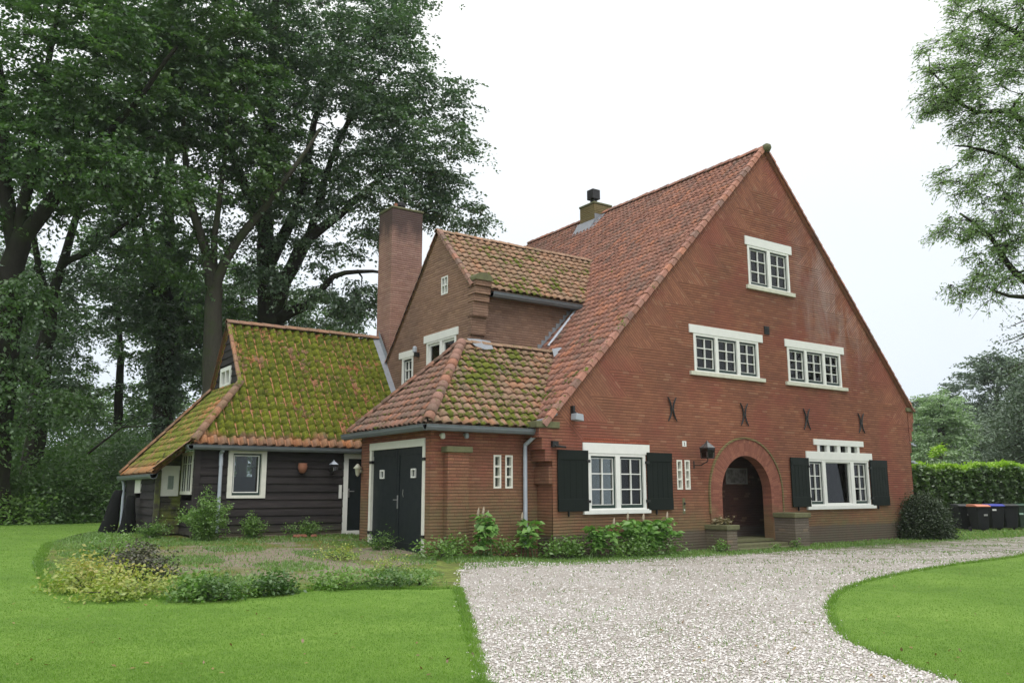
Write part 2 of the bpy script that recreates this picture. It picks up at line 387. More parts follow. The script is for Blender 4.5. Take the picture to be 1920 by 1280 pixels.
def wall(name, F, outer, holes, mat, parent, reveal=.22, thick=None):
    "front face with openings, reveals going inwards"
    polys = [[Vector((u, z, 0)) for u, z in outer]] + [[Vector((u, z, 0)) for u, z in h] for h in holes]
    flat = [q for pl in polys for q in pl]
    tris = tessellate_polygon(polys)
    bm = bmesh.new()
    vs = [bm.verts.new(F.p(q.x, q.y, 0)) for q in flat]
    for t in tris:
        try:
            f = bm.faces.new([vs[i] for i in t]); f.normal_update()
            if f.normal.dot(F.n) < 0: f.normal_flip()
        except ValueError: pass
    k = len(outer)
    for h in holes:
        ids = list(range(k, k + len(h))); k += len(h)
        bk = [bm.verts.new(F.p(u, z, -reveal)) for u, z in h]
        for i in range(len(h)):
            j = (i + 1) % len(h); bm.faces.new([vs[ids[i]], vs[ids[j]], bk[j], bk[i]])
    if thick:
        bk = [bm.verts.new(F.p(u, z, -thick)) for u, z in outer]
        for i in range(len(outer)):
            j = (i + 1) % len(outer); bm.faces.new([vs[i], vs[j], bk[j], bk[i]])
    me = bpy.data.meshes.new(name); bm.to_mesh(me); bm.free()
    return link(name, me, mat, parent)
def rect(u0, u1, z0, z1): return [(u0, z0), (u1, z0), (u1, z1), (u0, z1)]

rng = np.random.default_rng(7)
def tile_roof(name, O, U, Vd, poly, mat, parent, tw=.225, th=.27, amp=.026, uv0=(0, 0), lift=.03, seg=6):
    """pantiles over a convex polygon (u,v) on the plane through O; every tile has its S curve and a lower lip"""
    O, U, Vd = Vector(O), Vector(U).normalized(), Vector(Vd).normalized(); Nn = U.cross(Vd)
    if Nn.z < 0: Nn = -Nn
    us = [q[0] for q in poly]; vs_ = [q[1] for q in poly]
    u0, v0 = min(us), min(vs_); nu = int(math.ceil((max(us) - u0) / tw)); nv = int(math.ceil((max(vs_) - v0) / th))
    def inside(u, v, pad):
        for a, b in zip(poly, poly[1:] + poly[:1]):
            ex, ey = b[0] - a[0], b[1] - a[1]; L = math.hypot(ex, ey)
            if (ex * (v - a[1]) - ey * (u - a[0])) / L < -pad: return False
        return True
    area = sum(a[0] * b[1] - b[0] * a[1] for a, b in zip(poly, poly[1:] + poly[:1]))
    if area < 0: poly = poly[::-1]
    V3, F3, UV = [], [], []
    tt = np.linspace(0, 1, seg + 1)
    prof = amp * (np.cos(2 * np.pi * (tt - .12)) + .28 * np.cos(4 * np.pi * (tt - .3)))
    for j in range(nv):
        for i in range(nu):
            cu, cv = u0 + (i + .5) * tw, v0 + (j + .5) * th
            if not inside(cu, cv, max(tw, th) * .8): continue
            jz = rng.normal(0, .0035); jv = rng.normal(0, .006); tilt = rng.normal(0, .006); sk = rng.normal(0, .003)
            k = len(V3)
            for a, (vv, hz) in enumerate(((v0 + j * th + jv - .012, lift - .016), (v0 + j * th + jv - .012, lift + .012), (v0 + (j + 1) * th + .02, .004))):
                for q in range(seg + 1):
                    u = u0 + (i + tt[q]) * tw + sk * (1 if a < 2 else -1); h = prof[q] + hz + jz + tilt * (tt[q] - .5)
                    P = O + U * u + Vd * vv + Nn * (h + .02); V3.append(tuple(P))
                    UV.append((uv0[0] + i + .02 + .96 * tt[q], uv0[1] + j + (.02 if a < 2 else .97)))
            s = seg + 1
            for a in (0, 1):
                for q in range(seg): F3.append((k + a * s + q, k + a * s + q + 1, k + (a + 1) * s + q + 1, k + (a + 1) * s + q))
    me = bpy.data.meshes.new(name); me.from_pydata(V3, [], F3)
    ul = me.uv_layers.new(name='UVMap')
    li = np.empty(len(me.loops), dtype=np.int32); me.loops.foreach_get('vertex_index', li)
    ul.data.foreach_set('uv', np.array(UV, dtype=np.float32)[li].ravel())
    bm = bmesh.new(); bm.from_mesh(me)
    for a, b in zip(poly, poly[1:] + poly[:1]):
        e = U * (b[0] - a[0]) + Vd * (b[1] - a[1]); out = e.cross(Nn).normalized()
        c = O + U * (sum(us) / len(us)) + Vd * (sum(vs_) / len(vs_)); pt = O + U * a[0] + Vd * a[1]
        if out.dot(c - pt) > 0: out = -out
        horiz = abs(b[1] - a[1]) < .01
        off = .02 if not horiz else .03
        bmesh.ops.bisect_plane(bm, geom=bm.verts[:] + bm.edges[:] + bm.faces[:], plane_co=pt + out * off, plane_no=out, clear_outer=True)
    # boarding below the tiles
    bv = [bm.verts.new(O + U * q[0] + Vd * q[1] - Nn * .03) for q in poly]
    bm.faces.new(bv)
    bm.to_mesh(me); bm.free()
    for q in me.polygons: q.use_smooth = True
    o = link(name, me, mat, parent)
    return o

def caps(name, A, B, side, mat, parent, r=.12, L=.33, uv0=(50, 50), half=True, box=False):
    "overlapping half-round ridge tiles from A to B; side = horizontal direction across"
    A, B = Vector(A), Vector(B); d = (B - A).normalized(); S = Vector(side); S = (S - d * S.dot(d)).normalized(); Nn = S.cross(d)
    if Nn.z < 0: Nn = -Nn
    n = max(1, int(round((B - A).length / L))); L = (B - A).length / n
    V3, F3, UV = [], [], []
    seg = 4 if box else 8
    for i in range(n):
        k = len(V3); jr = 1 + rng.normal(0, .02); jz = rng.normal(0, .005)
        for a, (t, rr) in enumerate(((0, r * .8), (0, r * 1.04 * jr), (L * 1.02, r * .9 * jr))):
            for q in range(seg + 1):
                if box:
                    cx, cz = ((-1.1, -1.3), (-1.0, .55), (-.2, .95), (.75, .8), (.95, -.1))[q]
                    P = A + d * (i * L + t) + S * (cx * rr) + Nn * (cz * rr + jz)
                else:
                    an = math.pi * (q / seg); P = A + d * (i * L + t) + S * (-math.cos(an) * rr) + Nn * (math.sin(an) * rr * .95 + jz)
                V3.append(tuple(P)); UV.append((uv0[0] + i + .02 + .96 * q / seg, uv0[1] + .1 + .4 * a))
        s = seg + 1
        for a in (0, 1):
            for q in range(seg): F3.append((k + a * s + q, k + a * s + q + 1, k + (a + 1) * s + q + 1, k + (a + 1) * s + q))
    me = bpy.data.meshes.new(name); me.from_pydata(V3, [], F3); ul = me.uv_layers.new(name='UVMap')
    li = np.empty(len(me.loops), dtype=np.int32); me.loops.foreach_get('vertex_index', li)
    ul.data.foreach_set('uv', np.array(UV, dtype=np.float32)[li].ravel())
    for q in me.polygons: q.use_smooth = not box
    return link(name, me, mat, parent)

def gutter(A, B, out, mat, parent, r=.09, name='gutter'):
    A, B, O = Vector(A), Vector(B), Vector(out).normalized(); V3, F3 = [], []
    prof = [(-1, .25), (-1, -.2), (-.75, -.75), (-.1, -1), (.6, -.85), (.95, -.3), (1, .3), (1.18, .34), (1.16, .18), (1.06, .1), (1.02, -.35), (.68, -.98), (-.1, -1.12), (-.85, -.85), (-1.1, -.25), (-1.1, .25)]
    for P in (A, B):
        for a, b in prof: V3.append(P + O * (a * r) + Vector((0, 0, b * r)))
    k = len(prof); F3 = [(i, (i + 1) % k, (i + 1) % k + k, i + k) for i in range(k)] + [tuple(range(8, 16)) , tuple(range(0, 8)), tuple(range(k, k + 8)), tuple(range(k + 8, k + 16))]
    m = MB(); m.add(V3, F3); return m.build(name, mat, parent)

def window(F, u0, u1, z0, z1, sashes, parent, members=.085, lint=None, sillr=None, sash_mat='green_sash', cols=2, rows=3,
           big=(), fmat='white', inset=-.015, label=None, curtains=(), bar=.026, rail=.055, sillmat='sill', extra_members=()):
    """white frame; sashes = list of (ua, ub); each gets dark rails, white bars and a pane"""
    m = MB(); n0, n1 = -.16, .02 + inset + .015
    m.box(F, u0, u1, z1 - members, z1, n0, n1); m.box(F, u0, u1, z0, z0 + members * .6, n0, n1)
    m.box(F, u0, u0 + members, z0 + members * .6, z1 - members, n0, n1); m.box(F, u1 - members, u1, z0 + members * .6, z1 - members, n0, n1)
    ss = sorted(sashes)
    for (a, b), (c, d) in zip(ss, ss[1:]): m.box(F, b, c, z0 + members * .6, z1 - members, n0, n1)
    fo = m.build('window', M[fmat], parent)
    if label: fo['label'] = label
    za, zb = z0 + members * .6, z1 - members
    for i, (a, b) in enumerate(ss):
        if i in big:
            g = MB(); g.box(F, a + .01, b - .01, za + .01, zb - .01, -.09, -.084); g.build('pane', M['glass'], fo)
            s = MB(); t = .03
            s.box(F, a, a + t, za, zb, -.12, -.04); s.box(F, b - t, b, za, zb, -.12, -.04); s.box(F, a + t, b - t, za, za + t, -.12, -.04); s.box(F, a + t, b - t, zb - t, zb, -.12, -.04)
            s.build('glazing_bead', M[fmat], fo)
            continue
        s = MB(); t = rail
        s.box(F, a, a + t, za, zb, -.11, -.03); s.box(F, b - t, b, za, zb, -.11, -.03); s.box(F, a + t, b - t, za, za + t * 1.5, -.11, -.03); s.box(F, a + t, b - t, zb - t, zb, -.11, -.03)
        s.build('sash', M[sash_mat], fo)
        A, B, C, D = a + t, b - t, za + t * 1.5, zb - t
        g = MB(); g.box(F, A, B, C, D, -.075, -.069)
        g.build('pane', M['glass'], fo)
        h = MB(); e = bar * .5
        h.box(F, A, A + e, C, D, -.066, -.026); h.box(F, B - e, B, C, D, -.066, -.026); h.box(F, A + e, B - e, C, C + e, -.066, -.026); h.box(F, A + e, B - e, D - e, D, -.066, -.026)
        for q in range(1, cols): uu = A + (B - A) * q / cols; h.box(F, uu - e, uu + e, C + e, D - e, -.066, -.022)
        for q in range(1, rows): zz = C + (D - C) * q / rows; h.box(F, A + e, B - e, zz - e, zz + e, -.066, -.024)
        h.build('glazing_bars', M['white'], fo)
    for (a, b, c, d) in curtains:
        cm = MB(); kx = 24; vs = []; fs = []
        for q in range(kx + 1):
            uu = a + (b - a) * q / kx; nn = -.3 + .03 * math.sin(q * 2.1)
            vs += [F.p(uu, c, nn), F.p(uu, d, nn)]
        fs = [(2 * q, 2 * q + 2, 2 * q + 3, 2 * q + 1) for q in range(kx)]
        cm.add(vs, fs); cm.build('curtain', M['curtain'], fo)
    if lint: l = MB(); l.box(F, lint[0], lint[1], lint[2], lint[3], -.1, .035); l.build('lintel', M[fmat], fo, bevel=.004)
    if sillr: l = MB(); l.box(F, sillr[0], sillr[1], sillr[2], sillr[3], -.1, .075); l.build('sill', M[sillmat], fo, bevel=.004)
    return fo

# ------------------------------------------------------------------ terrain
def ss(t): t = np.clip(t, 0, 1); return t * t * (3 - 2 * t)
def hgt(x, y): return .45 * ss((y + 6) / 16.0) * (1 - ss((np.asarray(x) - 10.2) / 2.6))
def Z(x, y): return float(hgt(np.float64(x), np.float64(y)))

def sheet(name, poly, lift, mat, step=.8):
    bm = bmesh.new(); vs = [bm.verts.new((x, y, 0)) for x, y in poly]; bm.faces.new(vs)
    xs = [p[0] for p in poly]; ys = [p[1] for p in poly]
    for ax, lo, hi in ((0, max(min(xs), -8), min(max(xs), 16)), (1, max(min(ys), -8), min(max(ys), 14))):
        q = lo + step
        while q < hi:
            co = [0, 0, 0]; co[ax] = q; no = [0, 0, 0]; no[ax] = 1
            bmesh.ops.bisect_plane(bm, geom=bm.verts[:] + bm.edges[:] + bm.faces[:], plane_co=co, plane_no=no); q += step
    bmesh.ops.triangulate(bm, faces=bm.faces[:])
    for v in bm.verts: v.co.z = Z(v.co.x, v.co.y) + lift
    for f in bm.faces:
        f.normal_update()
        if f.normal.z < 0: f.normal_flip()
        f.smooth = True
    me = bpy.data.meshes.new(name); bm.to_mesh(me); bm.free()
    return tag(link(name, me, mat), kind='structure')

def lawn_mat():
    g = N('mown lawn'); p = g.pos()
    a = g.noise(p, .35, 4, .6, .3); b = g.noise(p, 3.2, 4, .6); c = g.noise(p, 60, 3, .7)
    f = g.math('ADD', g.math('MULTIPLY', a, .45), g.math('ADD', g.math('MULTIPLY', b, .3), g.math('MULTIPLY', c, .25)))
    colr = g.ramp(f, [(.36, (.10, .19, .032)), (.5, (.145, .26, .043)), (.64, (.21, .335, .066))])
    g.pbr(colr, .9, g.bump(c, .8, .03), 0, .15); return g.m
def far_ground():
    g = N('rough ground'); p = g.pos(); a = g.noise(p, .4, 4); b = g.noise(p, 20, 4)
    g.pbr(g.mix(b, g.mix(a, (.05, .07, .02), (.08, .1, .03)), (.04, .04, .02)), .95, g.bump(b, .6, .05)); return g.m
def gravel_mat():
    g = N('pale gravel'); p = g.pos()
    vo = g.n('ShaderNodeTexVoronoi'); g.link(g.vm('ADD', p, g.vm('MULTIPLY', g.noise(p, 20, 2, out=1), (.03, .03, 0))), vo.inputs['Vector']); vo.inputs['Scale'].default_value = 64
    sepc = g.n('ShaderNodeSeparateColor'); g.link(vo.outputs['Color'], sepc.inputs[0])
    c = g.ramp(sepc.outputs[0], [(0, (.32, .295, .265)), (.15, (.45, .42, .39)), (.5, (.555, .525, .49)), (.78, (.62, .59, .56)), (1, (.72, .71, .69))])
    c = g.mix(g.math('MULTIPLY', g.math('GREATER_THAN', sepc.outputs[1], .85), .5), c, (.52, .36, .31))
    c = g.mix(g.math('MULTIPLY', g.mr(vo.outputs['Distance'], .4, .8), .7), c, (.17, .15, .12))
    big = g.noise(p, .5, 4, .6, .3)
    c = g.mix(1, c, g.ramp(big, [(.3, (.86, .84, .80)), (.7, (1.06, 1.05, 1.05))]), 'MULTIPLY')
    # earth and moss showing through, mostly near the house and the far end of the drive
    x, y, z = g.sep(p)
    edge = g.mr(y, -3.0, -.9, 0, .13); edge2 = g.mr(x, 13, 24, 0, .13)
    wn = g.math('ADD', g.noise(p, 1.6, 6, .72, .2), g.math('ADD', edge, edge2))
    wm = g.mr(wn, .6, .68)
    c = g.mix(g.math('MULTIPLY', wm, .75), c, g.mix(g.noise(p, 15, 3), (.10, .15, .03), (.2, .19, .1)))
    h = g.math('SUBTRACT', 1, vo.outputs['Distance'])
    g.pbr(c, .8, g.bump(h, 1, .02), 0, .3); return g.m
def paving_mat():
    g = N('mossy old paving'); p = g.pos(); br = g.n('ShaderNodeTexBrick'); g.link(p, br.inputs['Vector'])
    br.inputs['Scale'].default_value = 1; br.inputs['Brick Width'].default_value = .2; br.inputs['Row Height'].default_value = .1; br.inputs['Mortar Size'].default_value = .006
    br.inputs['Color1'].default_value = (.2, .165, .13, 1); br.inputs['Color2'].default_value = (.26, .215, .17, 1); br.inputs['Mortar'].default_value = (.1, .1, .05, 1)
    x, y, z = g.sep(p)
    n = g.math('ADD', g.noise(p, .7, 5, .65, .4), g.math('MULTIPLY', g.mr(y, 2.0, 6.5), .22))
    c = g.mix(g.mr(n, .47, .62), br.outputs[0], g.mix(g.noise(p, 6, 4), (.075, .085, .02), (.16, .17, .04)))
    g.pbr(c, .9, g.bump(g.noise(p, 25, 4), .6, .02), 0, .2); return g.m
def verge_mat():
    g = N('moss and weedy earth'); p = g.pos()
    c = g.ramp(g.noise(p, 4, 5, .7), [(.3, (.10, .09, .05)), (.48, (.12, .15, .035)), (.7, (.2, .26, .06))])
    g.pbr(c, .95, g.bump(g.noise(p, 30, 4), .7, .03), 0, .2); return g.m

# base ground: fine near the house, coarse far away
xs = np.unique(np.concatenate([np.linspace(-110, -10, 11), np.arange(-10, 16, .8), np.linspace(16, 170, 14)]))
ys = np.unique(np.concatenate([np.linspace(-60, -8, 8), np.arange(-8, 14, .8), np.linspace(14, 190, 14)]))
gv = [(x, y, Z(x, y)) for y in ys for x in xs]; nx = len(xs)
gf = [(j * nx + i, j * nx + i + 1, (j + 1) * nx + i + 1, (j + 1) * nx + i) for j in range(len(ys) - 1) for i in range(nx - 1)]
me = bpy.data.meshes.new('ground'); me.from_pydata(gv, [], gf)
for q in me.polygons: q.use_smooth = True
tag(link('ground', me, far_ground()), kind='structure')

def arc(pts, n=4):   # light smoothing of an outline (Catmull-Rom, open)
    P = [np.array(p, float) for p in pts]; out = []
    for i in range(len(P) - 1):
        a, b, c, d = P[max(i - 1, 0)], P[i], P[i + 1], P[min(i + 2, len(P) - 1)]
        for k in range(n):
            t = k / n; out.append(tuple(.5 * ((2 * b) + (c - a) * t + (2 * a - 5 * b + 4 * c - d) * t * t + (3 * b - 3 * c + d - a) * t ** 3)))
    out.append(tuple(P[-1])); return out
LEFT_EDGE = [(-1.2, -19.8), (4.13, -10.29), (5.53, -7.82), (7.5, -4.3)]
ISLAND = arc([(60, -8.0), (34, -4.6), (27, -5.2), (22.3, -6.2), (18.6, -6.55), (14.8, -7.25), (12.6, -8.0), (11.2, -8.75), (10.1, -9.5), (9.1, -10.3), (8.4, -10.95), (7.75, -12), (7.3, -12.9), (6.6, -15), (5.5, -19.8)], 4)
lawn_left = LEFT_EDGE[:] + [(7.3, -4.0), (6.6, -3.75), (5.56, -3.25), (4.7, -3.45), (3.76, -3.6), (2.6, -2.6), (1.9, -.9), (2.1, 2.5), (2.75, 6.6), (4.0, 10.5), (5.1, 13.0), (6.6, 17.0), (7.3, 22), (8, 32), (-30, 34), (-30, -19.8)]
LM = lawn_mat()
sheet('lawn', lawn_left, .012, LM)
sheet('lawn', ISLAND + [(60, -19.8)], .014, LM)
gravel = LEFT_EDGE + [(8.7, -2.2), (9.9, -.55), (13, -.85), (18, -1.35), (23, -1.1), (29, -1.2), (36, -1.6), (60, -2.5)] + ISLAND
sheet('gravel_drive', gravel, .006, gravel_mat())
sheet('paving', [(7.2, -3.6), (5.7, -2.7), (4.2, -2.3), (3.2, .6), (3.6, 5.5), (4.6, 9.5), (5.6, 13), (5.4, 8.2), (6.1, 8.1), (6.1, 6.75), (12.4, 6.75), (12.4, 4.4), (9.75, 4.3), (9.75, .3), (9.2, -.7), (8.4, -2.2)], .009, paving_mat())
VM = verge_mat()
sheet('verge', [(7.3, -4.0), (7.6, -4.2), (8.9, -2.1), (10.0, -.5), (9.2, -.3), (8.2, -1.5)], .011, VM)
sheet('verge', [(9.3, -.8), (13, -1.05), (18, -1.55), (23, -1.3), (29, -1.35), (36, -1.8), (60, -2.7), (60, 6), (28.5, 6), (28.5, .1), (12.8, .1), (12.8, .7), (9.6, .7)], .010, VM)
sheet('flower_bed', [(7.6, -3.9), (6.7, -3.8), (5.5, -3.3), (3.8, -3.65), (2.55, -2.65), (1.8, -.9), (2.0, 2.5), (2.7, 6.6), (3.4, 6.4), (3.0, 2.5), (3.3, .4), (4.3, -1.7), (5.7, -2.3), (7.0, -2.5), (8.3, -2.0)], .014, VM)

# ------------------------------------------------------------------ brick house
H = empty('brick_house', (20, 6, 0), 'large red brick house with a steep tiled gable, porch arch and hip-roofed garage', 'house')
F0 = south(0); KL, KR = 1.034, 1.097
AX, AZ = 21.5, 12.42
def arch_pts(cx, zc, r, z0, n=20, stretch=1.0):
    return [(cx - r, z0)] + [(cx - r * math.cos(math.pi * i / n), zc + r * stretch * math.sin(math.pi * i / n)) for i in range(n + 1)] + [(cx + r, z0)]
CX, ZC, RI, RO = 19.86, 1.55, 1.08, 1.56
outer = [(12.75, -.3), (28.6, -.3), (28.6, 4.35), (28.72, 4.45), (AX, AZ), (12.75, AZ - KL * (AX - 12.75))]
holes = [rect(20.43, 22.42, 7.82, 9.13), rect(17.89, 20.7, 4.95, 6.09), rect(22.08, 24.84, 4.95, 6.09), rect(13.9, 15.87, 1.13, 2.58),
         rect(22.76, 25.98, 1.15, 2.6), rect(17.04, 17.25, 1.65, 2.45), rect(17.35, 17.55, 1.65, 2.45), rect(23.33, 25.5, 2.81, 3.05),
         arch_pts(CX, ZC, RI, .2)]
wall('wall', F0, outer, holes, M['brick_front'], H, .3)
# other outer walls of the main block
for q_ in ((12.75, 12.77, -.3, 3.3, 0.0, 12.8), (28.58, 28.6, -.3, 4.35, 0.0, 12.8)): m = MB(); m.box(WORLD, *q_); m.build('side_wall', M['brick_front'], H)
m = MB(); m.prism(south(12.8), [(12.75, -.3), (28.6, -.3), (28.6, 4.4), (AX, AZ), (12.75, 3.35)], 0, -.02); m.build('back_wall', M['brick_front'], H)
m = MB(); m.box(WORLD, 12.8, 28.5, .12, .16, .05, 12.7); m.build('floor', M['floor'], H)
m = MB(); m.box(WORLD, 13.4, 28.0, 3.35, 3.39, .31, 12.7); m.build('floor', M['floor'], H)
m = MB(); m.box(WORLD, 17.0, 25.8, 7.0, 7.04, .31, 12.7); m.build('floor', M['floor'], H)
for q_ in ((13.0, 28.4, .17, 3.1, 4.2, 4.24), (16.6, 26, 3.4, 6.9, 4.2, 4.24), (21.0, 21.04, 3.4, 6.9, .31, 4.1), (19.6, 23.4, 7.1, 9.6, 3.2, 3.24)): m = MB(); m.box(WORLD, *q_); m.build('inner_wall', M['interior'], H)
# porch behind the arch
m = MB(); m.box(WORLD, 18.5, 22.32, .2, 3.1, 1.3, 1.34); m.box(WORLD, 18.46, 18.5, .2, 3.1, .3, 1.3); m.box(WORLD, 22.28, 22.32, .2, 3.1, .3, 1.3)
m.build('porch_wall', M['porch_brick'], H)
m = MB(); m.box(WORLD, 18.5, 22.3, 2.9, 2.94, .3, 1.3); m.build('porch_ceiling', M['white_old'], H)
m = MB(); m.box(WORLD, 18.5, 22.3, .17, .24, -.02, 1.3); m.build('porch_floor', M['stone'], H)
m = MB(); m.box(WORLD, 18.55, 18.62, .25, 2.3, .42, 1.2); m.build('front_door', M['green'], H)
m = MB(); m.box(WORLD, 18.52, 20.98, -.1, .15, -.5, -.02); m.box(WORLD, 18.52, 20.98, -.1, .06, -.8, -.5); m.build('step', M['stone'], H, bevel=.015)
# arch ring and drip mould
def ring(name, r0, r1, n0, n1, z0, mat):
    mb = MB(); N_ = 28
    inn = arch_pts(CX, ZC, r0, z0, N_); out = arch_pts(CX, ZC, r1, z0, N_)
    for i in range(len(inn) - 1):
        q = [inn[i], inn[i + 1], out[i + 1], out[i]]
        vs = [F0.p(a, b, n0) for a, b in q] + [F0.p(a, b, n1) for a, b in q]
        mb.add(vs, [(4, 5, 6, 7), (0, 1, 5, 4), (2, 3, 7, 6)])
    return mb.build(name, mat, H)
def radial_brick():
    g = N('radial arch brick'); p = g.pos(); x, y, z = g.sep(p)
    dx = g.math('SUBTRACT', x, CX); dz = g.math('SUBTRACT', z, ZC)
    an = g.math('ARCTAN2', dz, dx)
    up = g.math('GREATER_THAN', dz, 0)
    s = g.math('ADD', g.math('MULTIPLY', g.math('DIVIDE', an, .052), up), g.math('MULTIPLY', g.math('DIVIDE', z, .066), g.math('SUBTRACT', 1, up)))
    i = g.math('FLOOR', s); f = g.math('SUBTRACT', s, i); rad = g.math('SQRT', g.math('ADD', g.math('MULTIPLY', dx, dx), g.math('MULTIPLY', dz, dz)))
    rr = g.math('FLOOR', g.math('DIVIDE', rad, .24))
    c = g.ramp(g.white(g.comb(i, rr, 2)), [(0, (.20, .075, .052)), (.5, (.24, .09, .062)), (1, (.285, .115, .075))])
    fine = g.noise(p, 30, 4, .7); c = g.mix(1, c, g.ramp(fine, [(.25, (.75, .75, .75)), (.75, (1.2, 1.2, 1.2))]), 'MULTIPLY')
    c = g.mix(g.math('MULTIPLY', g.mr(g.math('ADD', z, g.math('MULTIPLY', g.noise(p, 2, 4), 1.5)), 2.0, 1.4), .55), c, (.17, .15, .07))
    j = g.mr(f, .2, .06); c = g.mix(g.math('MULTIPLY', j, .3), c, (.12, .08, .06))
    g.pbr(c, .88, g.bump(g.math('SUBTRACT', fine, j), .6, .01), 0, .25); return g.m
M['radial'] = radial_brick()
ring('arch_ring', RI - .008, RO, -.29, .03, .2, M['radial'])
ring('drip_mould', RO, RO + .05, 0, .055, 1.0, M['brick_mossy'])
# soldier course over the left ground-floor window
m = MB()
for i in range(30): u = 13.74 + i * .0765; m.box(F0, u, u + .068, 2.83, 2.94, -.02, .006)
m.build('soldier_course', M['brick_arch'], H)
# piers either side of the arch
m = MB(); m.box(F0, 18.1, 18.5, -.2, .57, 0, .75); m.build('pier', M['brick_pier'], H)
m = MB(); m.box(F0, 18.05, 18.56, .57, .70, -.02, .81); m.build('pier_cap', M['stone'], H, bevel=.015)
m = MB(); m.box(F0, 21.0, 21.64, -.2, .84, 0, .75); m.build('pier', M['brick_pier'], H)
m = MB(); m.box(F0, 20.94, 21.7, .84, .98, -.02, .81); m.build('pier_cap', M['stone'], H, bevel=.015)
# kneelers (corbelled gable shoulders)
m = MB()
m.box(WORLD, 12.36, 12.75, 2.9, 3.14, -.02, .62)
for i, (zt, pr) in enumerate(((2.9, .30), (2.62, .20), (2.2, .10))):
    m.box(WORLD, 12.75 - pr, 12.75, zt - (.28 if i < 2 else .42), zt - .002, -.012 + .002 * i, .6)
m.build('kneeler', M['brick_garage'], H)
m = MB(); m.box(WORLD, 12.26, 12.98, 3.14, 3.3, -.06, .64); m.build('kneeler_cap', M['stone'], H, bevel=.012)
m = MB()
for i, (zt, pr) in enumerate(((4.36, .34), (4.05, .26), (3.7, .16), (3.3, .07))): m.box(WORLD, 28.6, 28.6 + pr, zt - .38, zt - .002, -.01 + .002 * i, .5)
m.build('kneeler', M['brick_front'], H)
m = MB(); m.box(WORLD, 28.5, 29.05, 4.36, 4.5, -.06, .6); m.build('kneeler_cap', M['stone'], H, bevel=.012)

# windows of the front gable
window(F0, 20.43, 22.42, 7.82, 9.13, [(20.54, 21.36), (21.5, 22.32)], H, lint=(20.33, 22.58, 9.11, 9.39), sillr=(20.3, 22.6, 7.71, 7.83),
       label='small two-sash window high in the gable')
window(F0, 17.89, 20.7, 4.95, 6.09, [(17.98, 18.78), (18.9, 19.72), (19.84, 20.61)], H, lint=(17.72, 20.91, 6.07, 6.31), sillr=(17.69, 20.91, 4.85, 4.96),
       curtains=[(19.0, 19.72, 5.0, 6.0)], label='three-sash upstairs window with a pale curtain')
window(F0, 22.08, 24.84, 4.95, 6.09, [(22.17, 22.94), (23.06, 23.88), (24.0, 24.75)], H, lint=(21.98, 25.04, 6.07, 6.31), sillr=(21.92, 25.09, 4.85, 4.96),
       label='three-sash upstairs window without curtains')
gw = window(F0, 13.9, 15.87, 1.13, 2.58, [(13.97, 14.82), (14.97, 15.79)], H, lint=(13.73, 16.02, 2.56, 2.82), sillr=(13.71, 15.98, 1.04, 1.15),
            curtains=[(15.02, 15.42, 1.2, 2.5)], sillmat='white', label='two-sash ground floor window between dark shutters')
gw2 = window(F0, 22.76, 25.98, 1.15, 2.6, [(22.82, 23.5), (23.66, 24.98), (25.16, 25.86)], H, lint=(22.7, 26.21, 2.58, 2.83), sillr=(22.6, 26.2, 1.04, 1.16),
             big=(1,), curtains=[(25.5, 25.86, 1.2, 2.5)], sillmat='white', label='wide ground floor window with one large clear pane')
# transom lights above the wide window
m = MB(); m.box(F0, 23.12, 25.77, 3.04, 3.22, -.1, .035)
for a, b in ((23.3, 23.42), (23.8, 23.94), (24.33, 24.5), (24.9, 25.06), (25.42, 25.54)): m.box(F0, a, b, 2.828, 3.042, -.16, .02)
tr = m.build('transom_window', M['white'], H)
for a, b in ((23.42, 23.8), (23.94, 24.33), (24.5, 24.9), (25.06, 25.42)):
    g_ = MB(); g_.box(F0, a, b, 2.83, 3.04, -.09, -.084); g_.build('pane', M['glass'], tr)
# slit windows
def slit(F, u0, u1, z0, z1):
    m = MB(); t = .045
    m.box(F, u0, u0 + t, z0, z1, -.16, .012); m.box(F, u1 - t, u1, z0, z1, -.16, .012)
    for k in range(4): zz = z0 + (z1 - z0 - t) * k / 3; m.box(F, u0 + t, u1 - t, zz, zz + t, -.16, .008)
    o = m.build('slit_window', M['white_old'], H); g_ = MB(); g_.box(F, u0 + t, u1 - t, z0 + t, z1 - t, -.09, -.084); g_.build('pane', M['glass'], o)
slit(F0, 17.04, 17.25, 1.65, 2.45); slit(F0, 17.35, 17.55, 1.65, 2.45)
# shutters
def shutter(u0, u1, z0, z1, hinge):
    m = MB(); m.box(F0, u0, u1, z0, z1, .03, .06)
    for (a, b) in ((z0, z0 + .3), (z1 - .24, z1)): m.box(F0, u0 + .001, u1 - .001, a, b, .06, .078)
    k = int((u1 - u0) / .16)
    for i in range(k + 1): uu = u0 + (u1 - u0 - .012) * i / k; m.box(F0, uu, uu + .012, z0 + .31, z1 - .25, .06, .066)
    o = m.build('shutter', M['green'], H, bevel=.003)
    uh = u0 if hinge == 'l' else u1
    for zz in (z0 + .2, z1 - .3): h = MB(); h.box(F0, uh - .05, uh + .06, zz, zz + .07, .02, .085); h.build('hinge', M['iron'], o)
    um = (u0 + u1) / 2 - .15; h = MB(); h.box(F0, um, um + .03, z0 - .12, z0 + .02, .005, .05); h.build('shutter_catch', M['iron'], o)
shutter(12.9, 13.86, 1.12, 2.62, 'r'); shutter(15.9, 16.81, 1.12, 2.62, 'l'); shutter(21.88, 22.75, 1.13, 2.62, 'r'); shutter(26.02, 27.0, 1.13, 2.62, 'l')
